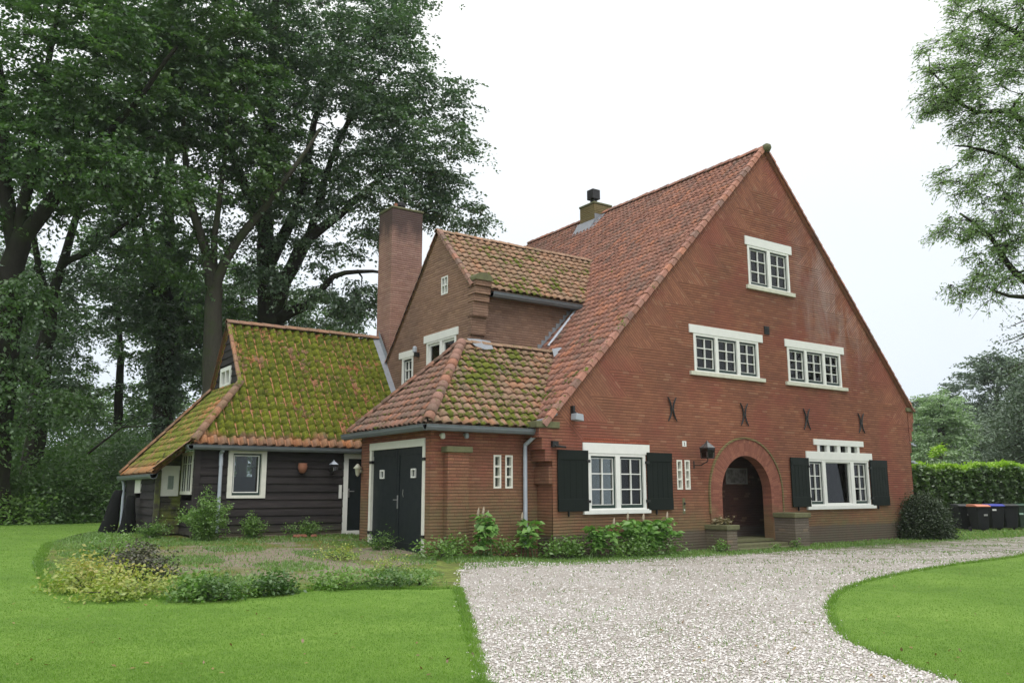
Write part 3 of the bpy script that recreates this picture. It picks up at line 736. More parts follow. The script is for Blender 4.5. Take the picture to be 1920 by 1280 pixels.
m = MB(); m.tube([(12.75, -.02, 2.78), (12.8, -.12, 2.7), (13.1, -.12, 2.68)], .03, 8); m.box(F0, 12.72, 12.9, 2.68, 2.82, 0, .1); m.build('shutter_bracket', M['iron'], H)
# wall anchors
for ux in (16.92, 19.89, 22.83, 25.73):
    m = MB()
    for s in (-1, 1):
        pts = []
        for k in range(9): t = -1 + 2 * k / 8; pts.append(F0.p(ux + s * (.035 + .13 * t * t), 3.83 + .33 * t, .04))
        m.tube(pts, [.014] + [.024] * 7 + [.014], 6)
    m.box(F0, ux - .05, ux + .05, 3.8, 3.86, .005, .06)
    m.build('wall_anchor', M['iron'], H)
m = MB(); m.box(F0, 21.03, 21.27, 6.36, 6.62, 0, .02)
for k in range(4): m.box(F0, 21.05, 21.25, 6.38 + k * .058, 6.41 + k * .058, .02, .035)
m.build('air_vent', M['iron'], H)
m = MB(); m.box(F0, 17.29, 17.44, 2.82, 2.97, .0, .015); npl = m.build('number_plate', M['white'], H)
m = MB(); m.box(F0, 17.358, 17.378, 2.85, 2.94, .015, .018); m.box(F0, 17.34, 17.358, 2.918, 2.93, .015, .018); m.box(F0, 17.345, 17.392, 2.845, 2.852, .015, .018); m.build('digit', M['iron'], npl)
m = MB(); m.box(F0, 17.22, 17.32, 1.0, 1.42, 0, .006); m.build('bell_plate', M['stone'], H)
m = MB(); m.lathe(F0.p(17.28, 1.28, .03), [(.0, -.03), (.03, -.03), (.035, 0), (.02, .02), (0, .03)], 10); m.build('bell_pull', M['iron'], H)
m = MB(); m.box(F0, 17.26, 17.29, 1.08, 1.12, .006, .02); m.build('bell_button', M['white'], H)

# main roof
cl_ = 1 / math.sqrt(1 + KL * KL); cr_ = 1 / math.sqrt(1 + KR * KR)
LL = (AX + .04 - 12.55) / cl_
OZ = AZ + .04 - KL * (AX - 12.55)
tile_roof('roof', (12.55, 0, OZ), (0, 1, 0), (cl_, 0, KL * cl_), [(.02, 0), (12.95, 0), (12.95, LL), (.02, LL)], M['tile_main'], H, tw=.208, th=.262, amp=.034, seg=6, lift=.03)
LR = (28.85 - AX) / cr_
tile_roof('roof', (28.85, 0, AZ + .04 - KR * (28.85 - AX)), (0, 1, 0), (-cr_, 0, KR * cr_), [(-.1, 0), (12.95, 0), (12.95, LR), (-.1, LR)], M['tile_main'], H, tw=.215, th=.262, amp=.022, uv0=(200, 0), seg=4)
def lp(x, dz=0): return (x, -.0, AZ + .06 - KL * (AX - x) + dz)
caps('verge_tiles', lp(12.5), lp(AX - .05), (0, -1, 0), M['tile_main'], H, r=.13, L=.275, uv0=(300, 40), box=True)
def rp(x): return (x, 0, AZ + .06 - KR * (x - AX))
caps('verge_tiles', (28.9, -.02, rp(28.9)[2]), (AX + .05, -.02, rp(AX)[2]), (0, -1, 0), M['tile_main'], H, r=.1, L=.275, uv0=(400, 40), box=True)
caps('ridge_tiles', (AX, -.12, AZ + .06), (AX, 12.95, AZ + .06), (1, 0, 0), M['tile_main'], H, r=.14, L=.36, uv0=(500, 3))
m = MB(); m.lathe((AX, -.13, AZ + .08), [(.0, -.14), (.1, -.12), (.15, -.02), (.13, .08), (.05, .13), (0, .14)], 12); m.build('finial', M['stone'], H, smooth=True)
gutter((28.95, .3, 4.22), (28.95, 12.9, 4.22), (1, 0, 0), M['zinc'], H)
m = MB(); m.tube([(28.95, .35, 4.1), (28.8, .35, 3.9), (28.72, .3, 3.5), (28.72, .3, 0)], .05, 8); m.build('downpipe', M['zinc'], H)
for zz in (3.22, 2.6):
    m = MB(); m.box(WORLD, 28.6, 28.95, zz, zz + .05, .05, .11); m.box(WORLD, 28.8, 29.0, zz - .05, zz - .005, .0, .16); m.build('security_lamp', M['grey_plastic'], H)
# small chimney on the ridge
m = MB(); m.box(WORLD, 21.0, 21.9, 11.2, 12.84, 7.85, 8.75); sc = m.build('chimney', M['brick_mossy'], H, bevel=.01)
sc['label'] = 'short mossy chimney on the main ridge'
m = MB(); m.box(WORLD, 20.97, 21.93, 12.84, 12.92, 7.82, 8.78); m.build('chimney_cap', M['stone'], sc, bevel=.015)
m = MB(); m.box(WORLD, 21.17, 21.37, 12.92, 13.12, 8.1, 8.3); m.box(WORLD, 21.08, 21.46, 13.12, 13.52, 8.01, 8.39); m.build('chimney_cowl', M['iron'], sc, bevel=.01)
zr = lambda x: AZ + .1 - KL * (AX - x)
m = MB(); m.prism(Fr((0, 0, 0), (1, 0, 0), (0, 1, 0)), [(20.7, zr(20.7) - .05), (20.7, zr(20.7) + .02), (21.0, zr(21) + .03), (AX, zr(AX) + .05), (AX, zr(AX) - .1)], 7.66, 7.85)
m.prism(Fr((0, 0, 0), (1, 0, 0), (0, 1, 0)), [(20.7, zr(20.7) - .05), (20.7, zr(20.7) + .021), (21.0, zr(21) + .2), (21.0, zr(21) - .1)], 7.84, 8.9)
m.box(WORLD, 21.0, 21.35, zr(21) - .1, zr(21) + .42, 7.83, 7.848)
m.build('lead_flashing', M['lead'], sc)

# ------------- rear wing with its own gable facing west
WX, WS, WN = 12.45, 3.45, 9.3; RYW, RZW = 5.2, 9.36
FW_ = west(WX)
wz = lambda y: RZW - (1.04 * (RYW - y) if y < RYW else 1.09 * (y - RYW))
outer = [(-WN, -.2), (-WS, -.2), (-WS, wz(WS)), (-RYW, RZW), (-WN, wz(WN))]
holes = [rect(-5.82, -4.08, 4.95, 6.12), rect(-7.42, -6.68, 4.72, 5.82), rect(-4.99, -4.6, 7.41, 7.96)]
wall('wing_wall', FW_, outer, holes, M['brick_wing'], H, .25)
wall('wing_wall', south(WS), [(WX, 3.9), (17.6, 3.9), (17.6, 7.6), (WX, 7.6)], [], M['brick_wing'], H)
m = MB(); m.box(WORLD, WX, 17, -.2, 5.2, WN - .02, WN); m.build('wing_wall', M['brick_wing'], H)
m = MB(); m.box(WORLD, 14.0, 14.04, 3.2, 6.4, 3.5, 7.9); m.build('inner_wall', M['interior'], H)
window(FW_, -5.82, -4.08, 4.9, 6.1, [(-5.72, -5.02), (-4.88, -4.18)], H, lint=(-5.98, -3.96, 6.07, 6.3), cols=1, rows=1, sash_mat='white', label='white two-sash window in the wing gable')
window(FW_, -7.42, -6.68, 4.68, 5.82, [(-7.33, -6.77)], H, lint=(-7.62, -6.5, 5.79, 6.0), sillr=(-7.5, -6.6, 4.6, 4.7), label='narrow barred window low in the wing gable')
m = MB(); F = FW_; t = .04
for a, b, c, d in ((-4.99, -4.95, 7.41, 7.96), (-4.64, -4.6, 7.41, 7.96), (-4.95, -4.64, 7.41, 7.45), (-4.95, -4.64, 7.92, 7.96), (-4.81, -4.78, 7.45, 7.92), (-4.95, -4.81, 7.67, 7.7), (-4.78, -4.64, 7.67, 7.7)):
    m.box(F, a, b, c, d, -.14, .008)
o = m.build('window', M['white'], H); o['label'] = 'tiny four-pane window near the wing gable top'
g_ = MB(); g_.box(F, -4.95, -4.64, 7.45, 7.92, -.1, -.094); g_.build('pane', M['glass'], o)
cw = 1 / math.sqrt(1 + 1.04 ** 2); cn = 1 / math.sqrt(1 + 1.09 ** 2)
ev = 3.2; lenS = (RYW - ev) / cw
Xr = lambda z: AX - (AZ - z) / KL       # where the main slope is at height z
zb = wz(ev)
tile_roof('wing_roof', (0, ev, zb + .05), (1, 0, 0), (0, cw, 1.04 * cw),
          [(WX - .02, 0), (Xr(zb) + .12, 0), (Xr(RZW) + .2, lenS), (WX - .02, lenS)], M['tile_wing'], H, tw=.25, th=.265, amp=.032, uv0=(600, 0), lift=.05)
en = 9.5; lenN = (en - RYW) / cn
tile_roof('wing_roof', (0, en, wz(en) + .05), (1, 0, 0), (0, -cn, 1.09 * cn),
          [(WX - .02, 0), (Xr(wz(en)) + .12, 0), (Xr(RZW) + .2, lenN), (WX - .02, lenN)], M['tile_wing'], H, tw=.25, th=.265, amp=.03, uv0=(700, 0))
caps('ridge_tiles', (WX - .1, RYW, RZW + .08), (Xr(RZW) + .1, RYW, RZW + .08), (0, 1, 0), M['tile_wing'], H, r=.11, L=.34, uv0=(800, 3))
caps('verge_tiles', (WX, ev - .02, wz(ev) + .07), (WX, RYW - .03, RZW + .07), (-1, 0, 0), M['tile_hip'], H, r=.1, L=.27, uv0=(820, 3), box=True)
caps('verge_tiles', (WX, en, wz(en) + .07), (WX, RYW + .03, RZW + .07), (-1, 0, 0), M['tile_hip'], H, r=.085, L=.27, uv0=(850, 3), box=True)
gutter((WX + .62, ev - .02, wz(ev) - .06), (Xr(wz(ev)) + .1, ev - .02, wz(ev) - .06), (0, -1, 0), M['zinc'], H, r=.11)
# corbelled shoulder of the wing
m = MB(); zt = 7.5
steps = [(.46, .2), (.40, .22), (.34, .2), (.28, .42), (.18, .52), (.1, .16)]
for i, (pr, hh) in enumerate(steps): m.box(WORLD, WX - .012 + .002 * i, WX + .5, zt - hh + .04, zt, WS - pr, WS - .002); m.box(WORLD, WX + .02, WX + .47, zt - hh, zt - hh + .04, WS - pr + .07, WS - .004); zt -= hh
m.build('kneeler', M['brick_wing'], H)
m = MB(); prof = [(-.02, 7.5), (-.02, 7.58)] + [(-.02 + .56 * (.5 - .5 * math.cos(math.pi * k / 8)), 7.58 + .14 * math.sin(math.pi * k / 8)) for k in range(1, 8)] + [(.54, 7.58), (.54, 7.5)]
m.prism(Fr((WX - .03, 0, 0), (1, 0, 0), (0, -1, 0)), prof, -(WS), -(WS - .5)); m.build('kneeler_cap', M['stone'], H)
# lead valley and pipe lying on the main slope
zm = lambda x, y: AZ + .12 - KL * (AX - x)
m = MB(); m.tube([(16.35, 3.3, 7.3), (16.35, 3.28, 7.1), (16.2, 3.25, zm(16.2, 0)), (15.0, 3.05, zm(15, 0) + .02)], .045, 8); m.build('downpipe', M['zinc_light'], H)
m = MB()
for i in range(13):
    x0 = 14.9 + i * .14; z0 = zm(x0, 0); m.box(south(WS), x0, x0 + .16, z0 - .1, z0 + .22, 0.002, .012 + .001 * (i % 2))
m.build('step_flashing', M['lead'], H)
# tall chimney
m = MB(); m.box(WORLD, 12.56, 13.74, 2.5, 11.22, 8.6, 9.62); tcx = m.build('chimney', M['brick_chimney'], H, bevel=.01); tcx['label'] = 'tall sooty-topped brick chimney beside the timber annex'
m = MB(); m.box(WORLD, 12.53, 13.77, 11.22, 11.3, 8.57, 9.65); m.build('chimney_cap', M['stone'], tcx, bevel=.02)
m = MB(); m.lathe((13.05, 8.95, 11.3), [(.13, 0), (.13, .12), (.17, .14), (.17, .24), (.06, .32), (0, .33)], 14); m.build('chimney_cowl', M['iron'], tcx)
m = MB(); m.tube([(12.75, 8.75, 11.28), (12.76, 8.75, 11.44)], .06, 8); m.build('chimney_pot', M['terracotta'], tcx)
# hopper and pipes where wing, annex and garage meet
gutter((WX - .1, 9.52, wz(9.5) - .05), (17, 9.52, wz(9.5) - .05), (0, 1, 0), M['zinc'], H)
m = MB(); m.box(WORLD, 12.1, 12.38, 5.08, 5.3, 8.55, 8.8); m.tube([(12.24, 8.67, 5.1), (12.2, 8.2, 4.5), (12.2, 7.9, 4.1)], .055, 8); m.tube([(12.34, 8.5, 5.1), (12.33, 8.0, 4.5), (12.33, 7.7, 4.1)], .04, 8)
m.build('rain_hopper', M['zinc_light'], H)

# ------------- garage
GX, GY, GN = 9.7, .6, 4.35
FG = south(GY); FGW = west(GX)
wall('garage_wall', FG, [(GX, -.3), (12.75, -.3), (12.75, 3.12), (GX, 3.12)], [rect(11.44, 11.66, 1.68, 2.48), rect(11.78, 12.0, 1.68, 2.48)], M['brick_garage'], H)
wall('garage_wall', FGW, [(-GN, -.3), (-GY, -.3), (-GY, 3.12), (-GN, 3.12)], [rect(-3.78, -.86, -.25, 2.82)], M['brick_garage'], H, .2)
m = MB(); m.box(WORLD, GX, WX, -.3, 3.1, GN - .02, GN); m.build('garage_wall', M['brick_garage'], H)
m = MB(); m.box(FG, 10.05, 10.62, -.3, 2.5, 0, .2); m.build('buttress', M['brick_garage'], H)
m = MB(); m.box(FG, 9.98, 10.69, 2.5, 2.64, -.02, .27); m.build('buttress_cap', M['stone'], H, bevel=.015)
slit(FG, 11.44, 11.66, 1.68, 2.48); slit(FG, 11.78, 12.0, 1.68, 2.48)
# door frame and leaves
m = MB(); m.box(FGW, -3.8, -.84, 2.66, 2.84, -.12, .03); m.box(FGW, -3.8, -3.68, .0, 2.66, -.12, .02); m.box(FGW, -.96, -.84, .0, 2.66, -.12, .02)
m.build('garage_door_frame', M['white_old'], H)
for (a, b, flip) in ((-3.68, -2.33, 0), (-2.31, -.96, 1)):
    m = MB()
    uc = -3.15 if not flip else -1.48; w_ = .1
    for q in (rect(a, b, .12, 1.96), rect(a, b, 2.12, 2.66), rect(a, uc - w_, 1.96, 2.12), rect(uc + w_, b, 1.96, 2.12)): m.box(FGW, q[0][0], q[1][0], q[0][1], q[2][1], -.09, -.05)
    k = 8
    for i in range(1, k): uu = a + (b - a) * i / k; 
    m.box(FGW, a + .002, b - .002, 2.5, 2.64, -.05, -.035); m.box(FGW, a + .002, b - .002, .14, .4, -.05, -.035)
    m.box(FGW, (b - .1) if not flip else a, b if not flip else a + .1, .4, 2.5, -.05, -.032)
    d = m.build('garage_door', M['door'], H)
    m = MB(); t = .035; W2 = .115
    for q in ((uc - W2, uc - W2 + t, 1.93, 2.15), (uc + W2 - t, uc + W2, 1.93, 2.15), (uc - W2 + t, uc + W2 - t, 1.93, 1.93 + t), (uc - W2 + t, uc + W2 - t, 2.15 - t, 2.15)): m.box(FGW, *q, -.1, -.02)
    m.build('porthole_frame', M['white'], d)
    m = MB(); m.box(FGW, uc - .08, uc + .08, 1.965, 2.115, -.075, -.07); m.build('pane', M['glass'], d)
    uh = a - .1 if not flip else b - .03
    for zz in (.55, 2.32): m = MB(); m.box(FGW, uh, uh + .16, zz, zz + .07, -.03, .045); m.build('hinge', M['iron'], d)
    if flip:
        m = MB(); m.box(FGW, a + .03, a + .075, 1.2, 1.52, -.03, -.018); m.tube([FGW.p(a + .052, 1.41, -.02), FGW.p(a + .052, 1.41, .03)], .012, 6); m.tube([FGW.p(a - .07, 1.41, .03), FGW.p(a + .12, 1.41, .03)], .011, 6)
        m.build('handle', M['steel'], d)
        m = MB(); m.tube([FGW.p(a + .36, 1.48, -.02), FGW.p(a + .4, 1.55, .02), FGW.p(a + .42, 1.66, .02)], .008, 5); m.build('hook', M['steel'], d)
# garage roof: hipped towards the west, ridge runs east into the main slope
EX, EY, EN, EZ = 9.42, .28, 4.62, 3.14; RY, RZ, HX = 2.42, 5.46, 11.62
ks = (RZ - EZ) / (RY - EY); c1 = 1 / math.sqrt(1 + ks * ks); L1 = (RY - EY) / c1
tile_roof('garage_roof', (0, EY, EZ), (1, 0, 0), (0, c1, ks * c1), [(EX, 0), (Xr(EZ) + .12, 0), (Xr(RZ) + .1, L1), (HX, L1)], M['tile_garage'], H, tw=.262, th=.245, amp=.035, uv0=(900, 0), seg=7, lift=.055)
kw = (RZ - EZ) / (HX - EX); c2 = 1 / math.sqrt(1 + kw * kw); L2 = (HX - EX) / c2
tile_roof('garage_roof', (EX, 0, EZ), (0, -1, 0), (c2, 0, kw * c2), [(-EN, 0), (-EY, 0), (-RY, L2)], M['tile_hip'], H, tw=.235, th=.26, amp=.03, uv0=(1000, 0), lift=.042)
kn = (RZ - EZ) / (EN - RY); c3 = 1 / math.sqrt(1 + kn * kn); L3 = (EN - RY) / c3
tile_roof('garage_roof', (0, EN, EZ), (-1, 0, 0), (0, -c3, kn * c3), [(-13.5, 0), (-EX, 0), (-HX, L3), (-13.5, L3)], M['tile_hip'], H, tw=.235, th=.26, amp=.028, uv0=(1100, 0))
caps('hip_tiles', (EX + .02, EY + .02, EZ + .05), (HX, RY, RZ + .07), (1, -1, 0), M['tile_hip'], H, r=.14, L=.27, uv0=(1200, 3))
caps('hip_tiles', (EX + .02, EN - .02, EZ + .05), (HX, RY, RZ + .07), (1, 1, 0), M['tile_hip'], H, r=.11, L=.3, uv0=(1230, 3))
caps('ridge_tiles', (HX - .05, RY, RZ + .06), (Xr(RZ) + .1, RY, RZ + .06), (0, 1, 0), M['tile_garage'], H, r=.1, L=.34, uv0=(1260, 3))
m = MB(); m.add([(11.95, RY - .16, RZ - .02), (12.5, RY - .2, RZ - .06), (12.55, RY + .02, RZ + .19), (11.8, RY + .04, RZ + .2), (12.2, RY - .23, RZ - .1), (12.2, RY, RZ + .21)], [(0, 4, 5, 3), (4, 1, 2, 5)])
m.build('lead_patch', M['lead'], H)
m = MB(); m.add([(14.5, 2.1, RZ - .18), (14.8, 2.0, RZ - .05), (15.05, 2.25, RZ + .3), (14.85, 2.3, RZ + .22), (14.6, 2.35, RZ + .16)], [(0, 1, 2, 3, 4)]); m.build('lead_patch', M['lead'], H)
gutter((EX - .1, EY - .06, EZ - .06), (12.45, EY - .06, EZ - .06), (0, -1, 0), M['zinc'], H, r=.1)
gutter((EX - .06, EY - .1, EZ - .062), (EX - .06, EN + .1, EZ - .062), (-1, 0, 0), M['zinc'], H, r=.1)
m = MB(); m.tube([(12.42, EY - .05, 3.0), (12.42, EY - .02, 2.93), (12.32, GY - .1, 2.74), (12.32, GY - .09, 2.6), (12.32, GY - .09, .35)], .052, 10); m.tube([(12.32, GY - .09, .62), (12.32, GY - .09, .35), (12.32, GY - .16, .25)], .056, 10)
m.build('downpipe', M['zinc_light'], H)
m = MB(); m.box(WORLD, EX + .02, 12.6, 3.02, 3.05, EY, GY + .05); m.box(WORLD, EX + .02, GX + .05, 3.021, 3.051, EY + .2, EN); m.build('soffit', M['boards'], H)
# overflow bracket lights under the garage eave
for (x_, z_) in ((9.95, 2.9), (10.6, 2.93)):
    m = MB(); m.tube([(x_, GY, z_), (x_, GY - .1, z_ + .01)], .03, 8); m.lathe((x_, GY - .12, z_ - .09), [(.03, 0), (.055, .02), (.055, .09), (.04, .13)], 10)
    m.build('spot_lamp', M['grey_plastic'] if x_ > 10 else M['white_old'], H)
# lead ridge strip between main slope and garage roof valley
m = MB()
m.tube([(12.5, .25, 3.32), (12.75, .02, 3.4), (12.9, -.05, 3.5)], .03, 6); m.build('lead_patch', M['lead'], H)

# floodlight, wing lamp, lanterns, pots: things fixed on the house but liftable
def obj_thing(name, loc, label, cat, group=None): return empty(name, loc, label, cat, group)
t = obj_thing('floodlight', (13.42, 0, 3.5), 'grey downward floodlight on black bracket below the left end of the steep roof edge', 'lamp')
m = MB(); m.box(F0, 13.36, 13.42, 3.52, 3.72, .0, .12); m.tube([F0.p(13.39, 3.6, .1), F0.p(13.42, 3.5, .2)], .02, 6); m.build('bracket', M['iron'], t)
m = MB(); m.prism(Fr((0, 0, 0), (1, 0, 0), (0, -1, 0)), [(13.3, 3.36), (13.56, 3.33), (13.54, 3.5), (13.32, 3.52)], .08, .3); m.build('housing', M['grey_plastic'], t, bevel=.01)
t = obj_thing('wall_lamp', (12.45, 6.35, 5.9), 'small dark lamp on the wing gable wall between the two white windows', 'lamp')
m = MB(); m.box(FW_, -6.4, -6.28, 5.72, 5.84, 0, .14); m.build('bracket', M['iron'], t)
m = MB(); m.lathe(FW_.p(-6.34, 5.84, .14), [(.03, 0), (.07, .02), (.07, .16), (.04, .2)], 10); m.build('housing', M['grey_plastic'], t)

def lantern(loc, s, label, back, metal=M['iron'], glass=M['glass_lamp'], cap=None, rot=math.pi / 4, group=None):
    "square lantern on a wall bracket; loc = centre of the glass box"
    t = empty('wall_lantern', loc, label, 'lantern', group); c = Vector(loc)
    def q(a, b, z, k): an = rot + a * math.pi / 2; return c + Vector((math.cos(an) * b * s, math.sin(an) * b * s, z * s))
    m = MB()
    for z, r_ in ((-.5, .62), (.42, .72)):
        vs = [q(a, r_, z + dz, 0) for dz in (0, .07) for a in range(4)]; m.add(vs, [(0, 1, 2, 3), (4, 5, 6, 7)] + [(i, (i + 1) % 4, (i + 1) % 4 + 4, i + 4) for i in range(4)])
    for a in range(4): m.tube([q(a, .59, -.45, 0), q(a, .66, .44, 0)], .03 * s, 5)
    b = Vector(back)
    m.tube([c + Vector((0, 0, -.5 * s)), c + Vector((0, 0, -.75 * s)), (c + b) / 2 + Vector((0, 0, -.95 * s)), b + Vector((0, 0, -.8 * s))], .05 * s, 6)
    m.tube([b + Vector((0, 0, -1.1 * s)), b + Vector((0, 0, -.4 * s))], .07 * s, 6)
    m.build('frame', metal, t)
    m = MB(); vs = [q(a, .72, .49, 0) for a in range(4)] + [q(a, .1, 1.0, 0) for a in range(4)]
    m.add(vs, [(i, (i + 1) % 4, (i + 1) % 4 + 4, i + 4) for i in range(4)] + [(4, 5, 6, 7)]); m.lathe(c + Vector((0, 0, 1.0 * s)), [(.1 * s, 0), (.11 * s, .05 * s), (.03 * s, .12 * s), (.02 * s, .18 * s)], 8)
    m.build('lantern_roof', cap or metal, t)
    m = MB(); lo = [q(a, .57, -.43, 0) for a in range(4)]; hi = [q(a, .64, .42, 0) for a in range(4)]
    m.add(lo + hi, [(i, (i + 1) % 4, (i + 1) % 4 + 4, i + 4) for i in range(4)]); m.build('lantern_glass', glass, t)
    m = MB(); m.tube([c + Vector((0, 0, -.4 * s)), c + Vector((0, 0, .1 * s))], .06 * s, 8); m.build('bulb', M['white'], t)
    return t
lantern((17.87, -.38, 2.64), .3, 'large square black iron lantern on the brick wall left of the porch arch', (17.72, 0, 2.55), cap=plain('worn copper lantern roof', (.16, .17, .17), .3, .2, .6))
lantern((9.82, 6.46, 2.28), .2, 'small lantern with pale peaked roof on the black boards beside the door', (9.82, 6.7, 2.3), glass=M['glass_clear'], cap=M['zinc_light'])
m = MB(); m.lathe((8.93, 6.56, 2.12), [(.04, 0), (.09, .03), (.125, .13), (.13, .2), (.115, .25), (.125, .28), (.1, .28), (.09, .2), (.0, .1)], 18)
tag(m.build('wall_pot', M['terracotta'], smooth=True), 'round terracotta pot hung on the black boarded wall', 'pot')
m = MB(); m.lathe((GX - .12, 4.3, 2.0), [(.01, 0), (.05, .05), (.07, .2), (.12, .22), (.02, .33), (0, .34)], 12); m.box(FGW, -4.33, -4.27, 2.1, 2.2, 0, .1)
tag(m.build('wall_lamp', M['sill'], smooth=True), 'little pale bell-shaped lamp on the back corner of the garage wall', 'lamp')
# framed panel in the porch
t = empty('framed_panel', (20.96, 1.28, 1.82), 'dim grey framed picture hanging on the back wall inside the porch', 'picture')
m = MB(); Fp = south(1.295)
for a, b, c, d in ((20.47, 21.45, 1.82, 1.86), (20.47, 21.45, 2.27, 2.31), (20.47, 20.51, 1.86, 2.27), (21.41, 21.45, 1.86, 2.27)): m.box(Fp, a, b, c, d, .0, .03)
m.build('picture_frame', plain('grey frame', (.3, .28, .26), .6), t)
g = N('dim grey print'); p = g.pos(); g.pbr(g.ramp(g.noise(p, 5, 4, .6), [(.4, (.30, .28, .27)), (.55, (.16, .14, .14)), (.7, (.07, .06, .06))]), .4)
m = MB(); m.box(Fp, 20.51, 21.41, 1.86, 2.27, .0, .012); m.build('print', g.m, t)

# ------------------------------------------------------------------ black timber annex
A = empty('timber_annex', (9, 8, .4), 'black boarded timber annex under a steep roof thick with green moss', 'annex')
def boards(F, u0, u1, z0, z1, holes, name='wall', mat='boards', slope=None, h=.215, tri=None):
    "lapped boards: each course is a wedge; holes are (u0,u1,z0,z1); tri(z)->(u0,u1) narrows"
    m = MB(); z = z0; i = 0
    while z < z1 - .01:
        zt = min(z + h, z1); a, b = (u0, u1) if tri is None else tri((z + zt) / 2)
        if b - a < .05: break
        cuts = [(max(a, ha), min(b, hb)) for ha, hb, hc, hd in holes if hc < zt - .02 and hd > z + .02 and min(b, hb) > max(a, ha)]
        segs = []; cur = a
        for ca, cb in sorted(cuts):
            if ca > cur: segs.append((cur, ca))
            cur = max(cur, cb)
        if cur < b: segs.append((cur, b))
        j = random.uniform(-.006, .006)
        for sa, sb in segs:
            n = .004 * (i % 2)
            prof = [(z - .02 + j, .045), (z + j, .048), (zt + .02, .012), (zt + .02, 0), (z - .02 + j, 0)]
            vs = [F.p(sa, q, nn + n) for q, nn in prof] + [F.p(sb, q, nn + n) for q, nn in prof]; k = len(prof)
            m.add(vs, [tuple(range(k)), tuple(range(2 * k - 1, k - 1, -1))] + [(q, (q + 1) % k, (q + 1) % k + k, q + k) for q in range(k)])
        z = zt; i += 1
    return m.build(name, M[mat], A)
random.seed(4)
AF, AY = south(6.7), 6.7
boards(AF, 6.1, 12.44, .55, 2.85, [(6.87, 7.92, 1.44, 2.76), (10.22, 11.4, 0, 2.7)])
m = MB(); m.box(AF, 6.12, 10.22, .1, .56, -.1, .01); m.build('plinth', M['brick_pier'], A)
wall('backing_wall', south(6.72), rect(6.12, 12.44, .1, 2.95), [rect(6.9, 7.9, 1.46, 2.74), rect(10.25, 11.4, .3, 2.68)], M['boards'], A, .15)
window(AF, 6.87, 7.92, 1.44, 2.77, [(7.0, 7.79)], A, members=.13, big=(), cols=1, rows=1, fmat='white_old', inset=.04, bar=.05, sash_mat='green_sash', rail=.045, label='square single-pane window in the black boards')
# door
m = MB(); m.box(AF, 10.22, 10.36, .36, 2.7, -.1, .06); m.box(AF, 10.36, 11.3, 2.56, 2.7, -.1, .06); m.box(AF, 11.2, 11.3, .36, 2.56, -.1, .06); m.box(AF, 10.36, 11.2, .36, .5, -.1, .06)
ad = m.build('door_frame', M['white'], A)
m = MB(); m.box(AF, 10.36, 11.2, .5, 2.56, -.06, -.02); ad2 = m.build('door', M['door'], A)
m = MB(); m.tube([AF.p(10.42, 1.62, -.02), AF.p(10.42, 1.62, .05), AF.p(10.56, 1.62, .05)], .012, 6); m.box(AF, 10.4, 10.44, 1.45, 1.7, -.02, -.01); m.build('handle', M['steel'], ad2)
m = MB(); m.box(AF, 10.08, 10.16, 1.42, 1.8, .05, .08); m.build('letter_plate', M['white'], A)
# west return with tall window
RW = west(6.1)
boards(RW, -8.2, -6.7, .5, 2.8, [(-8.1, -6.98, 1.54, 2.7)])
m = MB(); m.box(RW, -8.1, -6.98, 2.58, 2.68, .0, .075); m.box(RW, -8.1, -6.98, 1.54, 1.63, .0, .085)
for a, b in ((-8.1, -8.0), (-7.58, -7.5), (-7.08, -6.98)): m.box(RW, a, b, 1.63, 2.58, .0, .075)
tw2 = m.build('window', M['white_old'], A); tw2['label'] = 'tall white window on the west return'
for a, b in ((-8.0, -7.58), (-7.5, -7.08)):
    m = MB(); m.box(RW, a, b, 1.63, 2.58, .055, .06); m.build('pane', M['glass'], tw2)
    m = MB(); m.box(RW, a + .19, a + .215, 1.63, 2.58, .06, .07); m.box(RW, a, a + .19, 2.35, 2.375, .06, .069); m.box(RW, a + .215, b, 2.35, 2.375, .06, .069); m.build('glazing_bars', M['white'], tw2)
AM = south(8.2)
boards(AM, 5.4, 6.1, .5, 2.75, [], mat='mossboards', tri=lambda z: (max(5.4, 5.25 + (z - 2.2) / 1.15), 6.1))
m = MB(); m.box(AM, 5.5, 5.98, 1.5, 2.28, .06, .1); cs = m.build('shutter_panel', M['white_old'], A); cs['label'] = 'cream wooden panel with a small narrow pane'
m = MB(); m.box(AM, 5.69, 5.84, 1.68, 2.05, .1, .103); m.build('pane', M['glass'], cs)
m = MB(); m.box(AM, 5.5, 5.98, 2.2, 2.32, .1, .14); m.box(AM, 5.52, 5.56, 1.52, 2.2, .1, .115); m.box(AM, 5.92, 5.96, 1.52, 2.2, .1, .115); m.build('batten', M['white_old'], cs)
LW = west(5.4)
boards(LW, -12.05, -8.2, .35, 2.12, [(-10.6, -9.9, 1.6, 2.05)])
m = MB(); m.box(LW, -10.6, -9.85, 1.58, 2.07, .0, .06); m.build('vent_panel', M['white_old'], A)
m = MB(); m.box(AM, 5.36, 5.5, .4, 2.2, .05, .16); m.build('corner_post', M['mossboards'], A)
m = MB(); m.box(WORLD, 6.0, 6.14, .4, 2.78, 6.6, 6.76); m.build('corner_post', M['boards'], A)
m = MB(); m.box(WORLD, 5.42, 12.4, .1, 2.1, 12.0, 12.05); m.build('rear_wall', M['boards'], A)
